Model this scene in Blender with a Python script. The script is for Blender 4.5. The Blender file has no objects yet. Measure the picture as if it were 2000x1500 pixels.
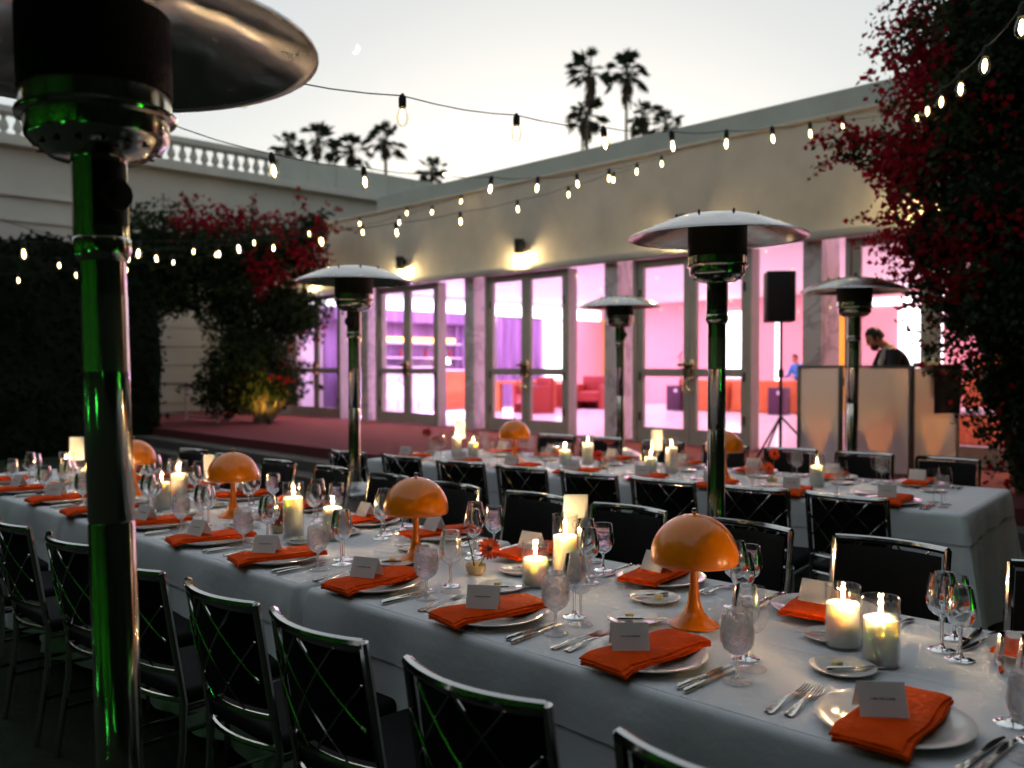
import bpy, bmesh, math, random
import numpy as np
from mathutils import Vector, Matrix, noise
R = math.radians
rng = random.Random(7)
nrng = np.random.default_rng(11)
S = bpy.context.scene
COL = S.collection

# ------------------------------------------------------------------ camera, sky, light, exposure
cam = bpy.data.cameras.new('camera')
camo = bpy.data.objects.new('camera', cam)
COL.objects.link(camo)
YAW = R(43.4)
camo.location = (0, 0, 1.5)
camo.rotation_euler = (R(90) - math.atan(34 / 1750), 0, YAW)
cam.sensor_width = 36.0
cam.lens = 36.0 * 1750 / 2000
cam.clip_start = 0.05
cam.clip_end = 6000
cam.dof.use_dof = True
cam.dof.focus_distance = 2.75
cam.dof.aperture_fstop = 2.3
cam.dof.aperture_blades = 9
S.camera = camo

SUN_AZ = R(130)          # sunset glow direction, measured from +X
SUN_EL = R(3.0)
EXPOSURE = 1.97
w = bpy.data.worlds.new('World')
S.world = w
w.use_nodes = True
wn, wl = w.node_tree.nodes, w.node_tree.links
wn.clear()
sky = wn.new('ShaderNodeTexSky')
sky.sky_type = 'NISHITA'
sky.sun_disc = False
sky.sun_elevation = SUN_EL
sky.sun_rotation = R(90) - SUN_AZ
sky.altitude = 100
sky.air_density = 1.0
sky.dust_density = 1.2
sky.ozone_density = 2.0
hs = wn.new('ShaderNodeHueSaturation')
hs.inputs['Saturation'].default_value = 0.6
gm = wn.new('ShaderNodeGamma')
gm.inputs['Gamma'].default_value = 0.42
bg = wn.new('ShaderNodeBackground')
bg.inputs['Strength'].default_value = 0.15
wo = wn.new('ShaderNodeOutputWorld')
wl.new(sky.outputs[0], hs.inputs['Color'])
wl.new(hs.outputs[0], gm.inputs['Color'])
wb = wn.new('ShaderNodeMix')
wb.data_type = 'RGBA'
wb.blend_type = 'MULTIPLY'
wb.inputs[0].default_value = 1.0
wb.inputs[7].default_value = (0.985, 1.0, 0.975, 1)
wl.new(gm.outputs[0], wb.inputs[6])
wl.new(wb.outputs[2], bg.inputs['Color'])
wl.new(bg.outputs[0], wo.inputs['Surface'])

sl = bpy.data.lights.new('sun', 'SUN')
sl.energy = 0.05
sl.angle = R(20)
sl.color = (1.0, 0.9, 0.78)
so = bpy.data.objects.new('sun', sl)
COL.objects.link(so)
sd = Vector((math.cos(SUN_AZ) * math.cos(SUN_EL), math.sin(SUN_AZ) * math.cos(SUN_EL), math.sin(SUN_EL)))
so.rotation_euler = sd.to_track_quat('Z', 'Y').to_euler()

vs = S.view_settings
vs.view_transform = 'Standard'
vs.look = 'None'
vs.gamma = 1.0
vs.use_curve_mapping = False
vs.exposure = EXPOSURE
KL = 2.0 ** (-EXPOSURE)   # lamps keep their look when the exposure moves
cy = S.cycles
cy.use_denoising = True
try:
    cy.denoiser = 'OPENIMAGEDENOISE'
    cy.denoising_input_passes = 'RGB_ALBEDO_NORMAL'
except Exception:
    pass
cy.use_adaptive_sampling = True
cy.adaptive_threshold = 0.03
cy.max_bounces = 9
cy.diffuse_bounces = 3
cy.glossy_bounces = 5
cy.transmission_bounces = 8
cy.transparent_max_bounces = 16
cy.caustics_reflective = False
cy.caustics_refractive = True
cy.sample_clamp_indirect = 4.0
cy.sample_clamp_direct = 0.0
cy.blur_glossy = 0.3
cy.use_light_tree = True

# ------------------------------------------------------------------ materials
MAT = {}


def nodes_of(name):
    m = bpy.data.materials.new(name)
    m.use_nodes = True
    nt = m.node_tree
    nt.nodes.clear()
    out = nt.nodes.new('ShaderNodeOutputMaterial')
    MAT[name] = m
    return m, nt, out


def pm(name, col, rough=0.5, metal=0.0, var=0.0, vscale=8.0, bump=0.0, bscale=40.0, stretch=None, coat=0.0, sheen=0.0,
       sss=0.0, trans=0.0, ior=1.45, col2=None, emis=None, estr=0.0, spec=None, rvar=0.0, detail=4.0, transl=0.0):
    m, nt, out = nodes_of(name)
    b = nt.nodes.new('ShaderNodeBsdfPrincipled')
    b.inputs['Base Color'].default_value = (*col, 1)
    b.inputs['Roughness'].default_value = rough
    b.inputs['Metallic'].default_value = metal
    b.inputs['IOR'].default_value = ior
    b.inputs['Coat Weight'].default_value = coat
    b.inputs['Coat Roughness'].default_value = 0.04
    b.inputs['Sheen Weight'].default_value = sheen
    b.inputs['Transmission Weight'].default_value = trans
    if spec is not None:
        b.inputs['Specular IOR Level'].default_value = spec
    if sss:
        b.inputs['Subsurface Weight'].default_value = sss
        b.inputs['Subsurface Radius'].default_value = (1.0, 0.78, 0.55)
        b.inputs['Subsurface Scale'].default_value = 0.08 if name == 'wax' else 0.02
    if emis:
        b.inputs['Emission Color'].default_value = (*emis, 1)
        b.inputs['Emission Strength'].default_value = estr
    if var or bump or rvar:
        tc = nt.nodes.new('ShaderNodeTexCoord')
        mp = nt.nodes.new('ShaderNodeMapping')
        if stretch:
            mp.inputs['Scale'].default_value = stretch
        nt.links.new(tc.outputs['Object'], mp.inputs['Vector'])
    if var or rvar:
        n = nt.nodes.new('ShaderNodeTexNoise')
        n.inputs['Scale'].default_value = vscale
        n.inputs['Detail'].default_value = detail
        n.inputs['Roughness'].default_value = 0.6
        nt.links.new(mp.outputs[0], n.inputs['Vector'])
        if var:
            r = nt.nodes.new('ShaderNodeMapRange')
            r.inputs['From Min'].default_value = 0.3
            r.inputs['From Max'].default_value = 0.7
            nt.links.new(n.outputs[0], r.inputs['Value'])
            mx = nt.nodes.new('ShaderNodeMix')
            mx.data_type = 'RGBA'
            c2 = col2 if col2 else tuple(c * (1 - var) for c in col)
            mx.inputs[6].default_value = (*col, 1)
            mx.inputs[7].default_value = (*c2, 1)
            nt.links.new(r.outputs[0], mx.inputs[0])
            nt.links.new(mx.outputs[2], b.inputs['Base Color'])
        if rvar:
            r2 = nt.nodes.new('ShaderNodeMapRange')
            r2.inputs['From Min'].default_value = 0.3
            r2.inputs['From Max'].default_value = 0.7
            r2.inputs['To Min'].default_value = max(0.02, rough - rvar)
            r2.inputs['To Max'].default_value = rough + rvar
            nt.links.new(n.outputs[0], r2.inputs['Value'])
            nt.links.new(r2.outputs[0], b.inputs['Roughness'])
    if bump:
        n2 = nt.nodes.new('ShaderNodeTexNoise')
        n2.inputs['Scale'].default_value = bscale
        n2.inputs['Detail'].default_value = 5
        nt.links.new(mp.outputs[0], n2.inputs['Vector'])
        bp = nt.nodes.new('ShaderNodeBump')
        bp.inputs['Strength'].default_value = min(1.0, bump)
        bp.inputs['Distance'].default_value = 0.02
        nt.links.new(n2.outputs[0], bp.inputs['Height'])
        nt.links.new(bp.outputs[0], b.inputs['Normal'])
    if transl:
        t = nt.nodes.new('ShaderNodeBsdfTranslucent')
        t.inputs['Color'].default_value = (*col, 1)
        ms = nt.nodes.new('ShaderNodeMixShader')
        ms.inputs[0].default_value = transl
        nt.links.new(b.outputs[0], ms.inputs[1])
        nt.links.new(t.outputs[0], ms.inputs[2])
        nt.links.new(ms.outputs[0], out.inputs['Surface'])
    else:
        nt.links.new(b.outputs[0], out.inputs['Surface'])
    return m


def thin_glass(name, tint=(1, 1, 1), ior=1.45, fog=0.0, rough=0.0, fogcol=(0.9, 0.88, 0.88)):
    m, nt, out = nodes_of(name)
    tr = nt.nodes.new('ShaderNodeBsdfTransparent')
    tr.inputs['Color'].default_value = (*tint, 1)
    gl = nt.nodes.new('ShaderNodeBsdfGlossy')
    gl.inputs['Roughness'].default_value = rough
    lw = nt.nodes.new('ShaderNodeLayerWeight')
    lw.inputs['Blend'].default_value = 0.5
    pw = nt.nodes.new('ShaderNodeMath')
    pw.operation = 'POWER'
    pw.inputs[1].default_value = 4.0
    nt.links.new(lw.outputs['Facing'], pw.inputs[0])
    fr = nt.nodes.new('ShaderNodeMath')
    fr.operation = 'MULTIPLY_ADD'
    fr.inputs[1].default_value = 0.85
    fr.inputs[2].default_value = ((ior - 1) / (ior + 1)) ** 2 * 1.5
    nt.links.new(pw.outputs[0], fr.inputs[0])
    ms = nt.nodes.new('ShaderNodeMixShader')
    nt.links.new(fr.outputs[0], ms.inputs[0])
    nt.links.new(tr.outputs[0], ms.inputs[1])
    nt.links.new(gl.outputs[0], ms.inputs[2])
    last = ms
    if fog:
        tl = nt.nodes.new('ShaderNodeBsdfTranslucent')
        tl.inputs['Color'].default_value = (*fogcol, 1)
        df = nt.nodes.new('ShaderNodeBsdfDiffuse')
        df.inputs['Color'].default_value = (*fogcol, 1)
        m1 = nt.nodes.new('ShaderNodeMixShader')
        m1.inputs[0].default_value = 0.5
        nt.links.new(tl.outputs[0], m1.inputs[1])
        nt.links.new(df.outputs[0], m1.inputs[2])
        tc = nt.nodes.new('ShaderNodeTexCoord')
        nz = nt.nodes.new('ShaderNodeTexNoise')
        nz.inputs['Scale'].default_value = 45
        nz.inputs['Detail'].default_value = 5
        mr = nt.nodes.new('ShaderNodeMapRange')
        mr.inputs['From Min'].default_value = 0.25
        mr.inputs['From Max'].default_value = 0.75
        mr.inputs['To Min'].default_value = fog * 0.45
        mr.inputs['To Max'].default_value = fog * 1.5
        nt.links.new(tc.outputs['Object'], nz.inputs['Vector'])
        nt.links.new(nz.outputs[0], mr.inputs['Value'])
        m2 = nt.nodes.new('ShaderNodeMixShader')
        nt.links.new(mr.outputs[0], m2.inputs[0])
        nt.links.new(ms.outputs[0], m2.inputs[1])
        nt.links.new(m1.outputs[0], m2.inputs[2])
        last = m2
    nt.links.new(last.outputs[0], out.inputs['Surface'])
    return m


def emit(name, col, strength, sample=True):
    m, nt, out = nodes_of(name)
    if not sample:
        m.cycles.emission_sampling = 'NONE'
    e = nt.nodes.new('ShaderNodeEmission')
    e.inputs['Color'].default_value = (*col, 1)
    e.inputs['Strength'].default_value = strength * KL
    nt.links.new(e.outputs[0], out.inputs['Surface'])
    return m


def marble(name, base, vein):
    m, nt, out = nodes_of(name)
    b = nt.nodes.new('ShaderNodeBsdfPrincipled')
    b.inputs['Roughness'].default_value = 0.25
    tc = nt.nodes.new('ShaderNodeTexCoord')
    n1 = nt.nodes.new('ShaderNodeTexNoise')
    n1.inputs['Scale'].default_value = 1.6
    n1.inputs['Detail'].default_value = 8
    n1.inputs['Distortion'].default_value = 1.8
    nt.links.new(tc.outputs['Object'], n1.inputs['Vector'])
    cr = nt.nodes.new('ShaderNodeValToRGB')
    cr.color_ramp.elements[0].position = 0.42
    cr.color_ramp.elements[0].color = (*base, 1)
    cr.color_ramp.elements[1].position = 0.56
    cr.color_ramp.elements[1].color = (*base, 1)
    e = cr.color_ramp.elements.new(0.495)
    e.color = (*vein, 1)
    nt.links.new(n1.outputs[0], cr.inputs[0])
    nt.links.new(cr.outputs[0], b.inputs['Base Color'])
    nt.links.new(b.outputs[0], out.inputs['Surface'])
    return m


pm('lawn', (0.018, 0.03, 0.012), 0.9, var=0.6, vscale=6, bump=0.6, bscale=60)
pm('carpet', (0.15, 0.028, 0.03), 0.95, var=0.3, vscale=30, bump=0.5, bscale=200)
pm('step_stone', (0.12, 0.11, 0.1), 0.85, var=0.4, vscale=4, bump=0.4, bscale=50)
pm('stucco', (0.72, 0.645, 0.52), 0.9, var=0.2, vscale=1.6, bump=0.35, bscale=90)
pm('stucco_sky_tint', (0.46, 0.47, 0.42), 0.9, var=0.16, vscale=1.5, bump=0.35, bscale=90)  # hall parapet's greenish sky-lit tone, without warm lamps, put into the colour
pm('stucco_pale', (0.47, 0.455, 0.41), 0.9, var=0.18, vscale=0.7, bump=0.3, bscale=70)
pm('trim_stone', (0.5, 0.485, 0.44), 0.8, var=0.15, vscale=3, bump=0.2, bscale=60)
pm('bronze_frame', (0.5, 0.49, 0.42), 0.5, metal=0.1, var=0.15, vscale=5)
pm('brass', (0.75, 0.62, 0.34), 0.25, metal=1.0)
pm('black_metal', (0.015, 0.015, 0.015), 0.45, metal=0.3)
pm('black_matte', (0.012, 0.012, 0.013), 0.75, var=0.3, vscale=20, bump=0.2, bscale=200)
pm('steel', (0.6, 0.57, 0.5), 0.14, metal=1.0, rvar=0.06, vscale=22, stretch=(1, 1, 0.35), bump=0.03, bscale=9)
pm('steel_canopy', (0.6, 0.58, 0.56), 0.2, metal=1.0, rvar=0.1, vscale=9, var=0.18, bump=0.05, bscale=6)
pm('steel_base', (0.5, 0.5, 0.5), 0.3, metal=1.0, rvar=0.08, vscale=10)
pm('film', (0.62, 0.66, 0.55), 0.2, metal=0.9)
pm('emitter', (0.03, 0.026, 0.022), 0.5, metal=0.8, bump=0.4, bscale=160)
pm('chrome', (0.58, 0.57, 0.55), 0.12, metal=1.0, rvar=0.05, vscale=30)
pm('vinyl', (0.009, 0.009, 0.009), 0.7, bump=0.15, bscale=260, spec=0.12)
pm('silver', (0.82, 0.78, 0.72), 0.14, metal=1.0, rvar=0.05, vscale=60)
pm('linen', (0.78, 0.8, 0.83), 0.9, var=0.03, vscale=3, bump=0.18, bscale=16)
pm('china', (0.78, 0.76, 0.72), 0.18, coat=0.4)
pm('napkin', (0.86, 0.078, 0.001), 0.75, var=0.22, vscale=25, bump=0.35, bscale=60, spec=0.08)
pm('card', (0.86, 0.85, 0.83), 0.8, transl=0.35)
pm('card_inside', (0.72, 0.62, 0.58), 0.8)
pm('ink', (0.09, 0.09, 0.1), 0.8)
pm('pale_ink', (0.35, 0.3, 0.24), 0.8)
pm('butter', (0.8, 0.66, 0.32), 0.5, sss=0.3)
pm('lamp_orange', (0.95, 0.24, 0.002), 0.3, coat=0.45, var=0.06, vscale=5)
pm('petal', (0.8, 0.09, 0.012), 0.55, var=0.35, vscale=40, transl=0.25)
pm('petal_red', (0.5, 0.03, 0.012), 0.55, var=0.35, vscale=40, transl=0.25)
pm('flower_eye', (0.03, 0.015, 0.008), 0.9, bump=0.6, bscale=300)
pm('stem_green', (0.13, 0.17, 0.03), 0.6)
pm('clay', (0.62, 0.46, 0.26), 0.7, var=0.12, vscale=15)
pm('wax', (0.9, 0.85, 0.76), 0.5, sss=1.0)
pm('wick', (0.02, 0.015, 0.01), 0.9)
emit('flame', (1.0, 0.6, 0.2), 40, False)
emit('bulb_core', (1.0, 0.72, 0.34), 24)
emit('moonlight', (1.0, 0.98, 0.94), 2.2)
emit('sconce_glow', (1.0, 0.8, 0.45), 14, False)
emit('led_white', (0.93, 0.86, 1.0), 7)
emit('led_violet', (0.72, 0.4, 1.0), 2.2)
emit('amber_glow', (1.0, 0.6, 0.12), 4, False)
emit('green_led', (0.05, 1.0, 0.1), 30, False)
emit('uplight_glow', (1.0, 0.5, 0.12), 10, False)
thin_glass('clear_glass', (0.97, 0.97, 0.96), 1.45)
thin_glass('candle_glass', (0.95, 0.95, 0.94), 1.75)
thin_glass('pane_glass', (0.96, 0.95, 0.94), 1.5)
thin_glass('fogged_glass', (0.95, 0.95, 0.96), 1.45, fog=0.3)
thin_glass('frosty_glass', (0.95, 0.95, 0.96), 1.45, fog=0.16)
thin_glass('bulb_glass', (0.98, 0.93, 0.8), 1.45)
pm('crystal', (0.98, 0.98, 0.98), 0.0, trans=1.0, ior=1.5)
pm('ice_water', (0.96, 0.95, 0.97), 0.06, trans=1.0, ior=1.28, bump=0.9, bscale=70)
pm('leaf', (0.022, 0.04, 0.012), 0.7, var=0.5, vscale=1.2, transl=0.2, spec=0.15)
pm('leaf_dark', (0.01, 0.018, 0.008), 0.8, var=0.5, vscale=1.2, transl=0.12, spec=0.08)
pm('bract', (0.33, 0.006, 0.022), 0.7, var=0.6, vscale=2.0, transl=0.35, spec=0.15)
pm('bark', (0.16, 0.12, 0.07), 0.9, var=0.4, vscale=12, bump=0.6, bscale=40)
pm('palm_green', (0.03, 0.05, 0.02), 0.7, var=0.4, vscale=1.0)
pm('palm_dry', (0.07, 0.05, 0.03), 0.9)
pm('palm_bark', (0.14, 0.11, 0.08), 0.9)
pm('pink_wall', (0.8, 0.4, 0.4), 0.8, var=0.06, vscale=1)
pm('white_wall', (0.8, 0.78, 0.78), 0.7, var=0.05, vscale=1)
pm('floor_marble', (0.78, 0.74, 0.72), 0.22, var=0.08, vscale=1.2)
pm('purple_panel', (0.36, 0.22, 0.46), 0.6, var=0.5, vscale=2.5, stretch=(1, 3, 0.3))
pm('yellow_panel', (0.8, 0.45, 0.02), 0.7)
pm('orange_cloth', (0.62, 0.17, 0.05), 0.75, var=0.2, vscale=5)
pm('red_leather', (0.3, 0.03, 0.02), 0.5)
pm('dark_plum', (0.06, 0.02, 0.05), 0.6)
pm('scrim', (0.84, 0.83, 0.82), 0.9, transl=0.45)
pm('frame_grey', (0.3, 0.29, 0.27), 0.4, metal=0.7)
pm('skin', (0.42, 0.2, 0.12), 0.55, sss=0.1)
pm('hair', (0.012, 0.009, 0.007), 0.6)
pm('suit', (0.012, 0.012, 0.014), 0.8)
pm('white_shirt', (0.6, 0.58, 0.56), 0.8)
pm('blue_shirt', (0.05, 0.22, 0.55), 0.8)
pm('mirror', (0.85, 0.85, 0.85), 0.08, metal=1.0)
pm('rail_paint', (0.35, 0.33, 0.32), 0.5, metal=0.5)
pm('shutter_dark', (0.05, 0.05, 0.045), 0.7)
marble('marble', (0.76, 0.74, 0.73), (0.5, 0.48, 0.5))

# ------------------------------------------------------------------ mesh helpers


class G:
    """collects simple shapes; .mesh() turns them into ONE mesh"""

    def __init__(s):
        s.v, s.f = [], []

    def add(s, vs, fs, M=None):
        o = len(s.v)
        if M is not None:
            vs = [M @ Vector(p) for p in vs]
        s.v += [tuple(p) for p in vs]
        s.f += [tuple(i + o for i in f) for f in fs]
        return s

    def box(s, x0, x1, y0, y1, z0, z1, M=None):
        vs = [(x, y, z) for z in (z0, z1) for y in (y0, y1) for x in (x0, x1)]
        fs = [(0, 2, 3, 1), (4, 5, 7, 6), (0, 1, 5, 4), (2, 6, 7, 3), (0, 4, 6, 2), (1, 3, 7, 5)]
        return s.add(vs, fs, M)

    def bbox(s, x0, x1, y0, y1, z0, z1, b=0.005, seg=2, M=None):
        bm = bmesh.new()
        bmesh.ops.create_cube(bm, size=1)
        for v in bm.verts:
            v.co = Vector(((x0 + x1) / 2 + v.co.x * (x1 - x0), (y0 + y1) / 2 + v.co.y * (y1 - y0), (z0 + z1) / 2 + v.co.z * (z1 - z0)))
        bmesh.ops.bevel(bm, geom=bm.edges[:] + bm.verts[:], offset=b, segments=seg, profile=0.5, affect='EDGES')
        bm.verts.index_update()
        s.add([v.co.copy() for v in bm.verts], [[v.index for v in f.verts] for f in bm.faces], M)
        bm.free()
        return s

    def lathe(s, prof, n=24, M=None, cap=True):
        vs, fs = [], []
        for r, z in prof:
            for k in range(n):
                a = 2 * math.pi * k / n
                vs.append((r * math.cos(a), r * math.sin(a), z))
        for i in range(len(prof) - 1):
            for k in range(n):
                k2 = (k + 1) % n
                fs.append((i * n + k, i * n + k2, (i + 1) * n + k2, (i + 1) * n + k))
        if cap:
            if prof[0][0] > 1e-5:
                fs.append(tuple(range(n - 1, -1, -1)))
            if prof[-1][0] > 1e-5:
                b = (len(prof) - 1) * n
                fs.append(tuple(range(b, b + n)))
        return s.add(vs, fs, M)

    def tube(s, pts, r, n=8, cap=True, M=None):
        pts = [Vector(p) for p in pts]
        rs = r if isinstance(r, (list, tuple)) else [r] * len(pts)
        vs, fs = [], []
        prev = None
        for i, p in enumerate(pts):
            t = (pts[min(i + 1, len(pts) - 1)] - pts[max(i - 1, 0)])
            t = t.normalized() if t.length > 1e-9 else Vector((0, 0, 1))
            if prev is None:
                a = Vector((0, 0, 1)) if abs(t.z) < 0.9 else Vector((1, 0, 0))
                x = t.cross(a).normalized()
            else:
                x = (prev - t * prev.dot(t)).normalized()
            prev = x
            y = t.cross(x)
            for k in range(n):
                a = 2 * math.pi * k / n
                vs.append(p + (x * math.cos(a) + y * math.sin(a)) * rs[i])
        for i in range(len(pts) - 1):
            for k in range(n):
                k2 = (k + 1) % n
                fs.append((i * n + k, i * n + k2, (i + 1) * n + k2, (i + 1) * n + k))
        if cap:
            fs.append(tuple(range(n - 1, -1, -1)))
            b = (len(pts) - 1) * n
            fs.append(tuple(range(b, b + n)))
        return s.add(vs, fs, M)

    def grid(s, P, closed_u=False):
        """P[i][j] points"""
        nu, nv = len(P), len(P[0])
        vs = [p for row in P for p in row]
        fs = []
        for i in range(nu - (0 if closed_u else 1)):
            i2 = (i + 1) % nu
            for j in range(nv - 1):
                fs.append((i * nv + j, i2 * nv + j, i2 * nv + j + 1, i * nv + j + 1))
        return s.add(vs, fs)

    def sphere(s, c, r, n=12, m=8, sc=(1, 1, 1)):
        prof = [(max(1e-6, r * math.sin(math.pi * i / m)), -r * math.cos(math.pi * i / m)) for i in range(m + 1)]
        return s.lathe(prof, n, Matrix.Translation(c) @ Matrix.Diagonal((*sc, 1)), cap=False)

    def mesh(s, name, mat, smooth=40):
        me = bpy.data.meshes.new(name)
        me.from_pydata(s.v, [], s.f)
        me.materials.append(MAT[mat])
        if smooth:
            me.shade_smooth()
            me.set_sharp_from_angle(angle=R(smooth))
        me.update()
        return me


def leaf_mesh(name, C, size, mat, up=0.3, aspect=0.62, outward=None):
    n = len(C)
    d = nrng.normal(size=(n, 3))
    if outward is not None:
        d = d * 0.8 + outward
    d[:, 2] += up
    d /= np.linalg.norm(d, axis=1)[:, None]
    a = nrng.normal(size=(n, 3))
    t = np.cross(d, a)
    t /= np.linalg.norm(t, axis=1)[:, None]
    b = np.cross(d, t)
    sz = size * nrng.uniform(0.6, 1.3, (n, 1))
    V = np.empty((n, 4, 3))
    V[:, 0] = C - t * sz * 0.5
    V[:, 1] = C + b * sz * aspect * 0.5 + d * sz * 0.12
    V[:, 2] = C + t * sz * 0.5
    V[:, 3] = C - b * sz * aspect * 0.5 + d * sz * 0.12
    me = bpy.data.meshes.new(name)
    me.vertices.add(n * 4)
    me.vertices.foreach_set('co', V.reshape(-1))
    idx = np.arange(n)[:, None] * 4
    tri = np.concatenate([idx + [0, 1, 2], idx + [0, 2, 3]], axis=1).reshape(-1)
    me.loops.add(len(tri))
    me.loops.foreach_set('vertex_index', tri)
    me.polygons.add(n * 2)
    me.polygons.foreach_set('loop_start', np.arange(n * 2) * 3)
    me.update(calc_edges=True)
    me.validate()
    me.materials.append(MAT[mat])
    return me


def link(name, me, parent=None, loc=(0, 0, 0), rot=(0, 0, 0), scale=None):
    o = bpy.data.objects.new(name, me)
    COL.objects.link(o)
    o.location = loc
    o.rotation_euler = rot
    if scale:
        o.scale = scale if isinstance(scale, (tuple, list)) else (scale,) * 3
    if parent:
        o.parent = parent
    return o


def tag(o, label, cat, group=None, kind=None):
    o['label'] = label
    o['category'] = cat
    if group:
        o['group'] = group
    if kind:
        o['kind'] = kind
    return o


def thing(name, label, cat, loc=(0, 0, 0), rz=0.0, group=None, parent=None):
    o = bpy.data.objects.new(name, None)
    COL.objects.link(o)
    o.empty_display_size = 0.1
    o.location = loc
    o.rotation_euler = (0, 0, rz)
    return tag(o, label, cat, group)


def struct(name, me, loc=(0, 0, 0), rot=(0, 0, 0)):
    o = link(name, me, None, loc, rot)
    o['kind'] = 'structure'
    return o


def lamp(kind, name, parent, loc, energy, color, radius=0.02, spot=None, blend=0.5, rot=(0, 0, 0), size=None):
    l = bpy.data.lights.new(name, kind)
    l.energy = energy * KL
    l.color = color
    if kind in ('POINT', 'SPOT'):
        l.shadow_soft_size = radius
    if kind == 'SPOT':
        l.spot_size = spot
        l.spot_blend = blend
    if kind == 'AREA':
        l.shape = 'RECTANGLE'
        l.size, l.size_y = size
    o = bpy.data.objects.new(name, l)
    COL.objects.link(o)
    o.location = loc
    o.rotation_euler = rot
    if parent:
        o.parent = parent
    return o


ORD = ['rightmost', 'second', 'third', 'fourth', 'fifth', 'sixth', 'seventh', 'eighth', 'ninth', 'tenth', 'eleventh', 'twelfth']


def nth(i):
    return 'rightmost' if i == 0 else ORD[i] + ' from the right'


# ------------------------------------------------------------------ setting: ground, platform
struct('ground', G().add([(-400, -400, 0), (400, -400, 0), (400, 400, 0), (-400, 400, 0)], [(0, 1, 2, 3)]).mesh('ground', 'lawn', 0))

HA = R(-2.86)
HO = Vector((-10.938, 10.937, 0))
HM = Matrix.Translation(HO) @ Matrix.Rotation(HA, 4, 'Z')


def H(x, y, z=0.0):
    return HM @ Vector((x, y, z))


def hall_struct(name, g, mat, smooth=40):
    return struct(name, g.mesh(name, mat, smooth), HO, (0, 0, HA))


PZ = 0.4
hall_struct('platform', G().box(-10.1, 4.4, -3.9, 0.3, 0.0, PZ).box(4.4, 16, -2.75, 0.3, 0.0, PZ - 0.0005), 'carpet', 0)
hall_struct('lower_step', G().box(-10.1, 4.75, -4.6, -3.902, 0.0, 0.134).box(4.75, 16, -3.4, -2.752, 0.0, 0.13), 'step_stone', 0)
hall_struct('upper_step', G().box(-10.1, 4.4, -4.25, -3.901, 0.136, 0.268).box(4.41, 16, -3.07, -2.751, 0.136, 0.266), 'step_stone', 0)

# ------------------------------------------------------------------ the hall with its glazed front
hall = thing('event_hall', 'long cream stucco hall with tall glazed doors glowing pink and violet', 'building', HO, HA)
ZD = 3.03


def hp(name, g, mat, smooth=40, parent=None):
    return link(name, g.mesh(name, mat, smooth), parent or hall)


XL, XR = -7.25, 15.0
g = G()
g.box(XL, XR, 0.0, 0.35, 3.16, 4.53)           # wall above the doors
g.box(XL, -6.62, 0.0, 0.3, PZ, 3.16)           # pier at the left end
g.box(XL, XL + 0.3, 0.35, 11.6, PZ - 0.4, 4.53)
hp('front_wall', g, 'stucco', 0)
hp('parapet', G().box(-3.75, XR, 0.36, 0.66, 4.3, 4.95).box(-3.75, -3.45, 0.66, 9.0, 4.3, 4.95), 'stucco_sky_tint', 0)
hp('wall_coping', G().bbox(XL - 0.03, XR, -0.04, 0.36, 4.53, 4.575, 0.012), 'stucco', 30)
hp('door_canopy', G().bbox(-6.7, XR, -0.13, 0.0, 3.05, 3.155, 0.015), 'trim_stone', 30)
hp('roof', G().box(XL, XR, 0.35, 11.6, 3.9, 4.2), 'stucco_sky_tint', 0)
hp('interior_ceiling', G().box(XL + 0.3, XR, 0.35, 11.3, 3.36, 3.42), 'white_wall', 0)
hp('interior_floor', G().box(XL + 0.3, XR, 0.3, 11.3, PZ - 0.1, PZ + 0.006), 'floor_marble', 0)
hp('back_wall', G().box(XL + 0.3, XR, 11.1, 11.3, PZ, 3.36), 'pink_wall', 0)
hp('right_wall', G().box(XR - 0.3, XR, 0.35, 11.1, PZ, 3.36), 'white_wall', 0)
hp('left_interior_wall', G().box(XL + 0.31, XL + 0.4, 0.35, 11.1, PZ, 3.36), 'white_wall', 0)

# door pairs, each leaf with stiles, mid rail, panes, pull handle
P0 = 3.245


def door_leaf(x0, x1, hinge_left):
    st = 0.1
    z0, z1 = PZ + 0.012, ZD
    zr0, zr1 = 1.36, 1.47
    fr = G().box(x0, x0 + st, 0.03, 0.09, z0, z1).box(x1 - st, x1, 0.03, 0.09, z0, z1)
    fr.box(x0 + st, x1 - st, 0.032, 0.088, z1 - 0.1, z1).box(x0 + st, x1 - st, 0.032, 0.088, z0, z0 + 0.21)
    fr.box(x0 + st, x1 - st, 0.032, 0.088, zr0, zr1)
    d = hp('door', fr, 'bronze_frame', 0)
    for a, b in ((z0 + 0.21, zr0), (zr1, z1 - 0.1)):
        hp('pane', G().box(x0 + st, x1 - st, 0.055, 0.062, a, b), 'pane_glass', 0, d)
    hx = x1 - 0.05 if hinge_left else x0 + 0.05
    hd = G().bbox(hx - 0.11, hx + 0.05, -0.035, -0.008, 1.5, 1.55, 0.006).bbox(hx - 0.025, hx + 0.025, -0.02, 0.03, 1.33, 1.6, 0.006)
    hd.tube([(hx, -0.01, 1.35), (hx - 0.06, -0.05, 1.3), (hx - 0.05, -0.05, 1.2), (hx, -0.01, 1.15)], 0.011, 6)
    hp('handle', hd, 'brass', 40, d)
    kx = x0 + 0.05 if hinge_left else x1 - 0.05
    for hz in (0.72, 1.3, 2.5):
        hp('hinge', G().tube([(kx, 0.02, hz), (kx, 0.02, hz + 0.12)], 0.013, 6), 'black_metal', 40, d)


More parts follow.
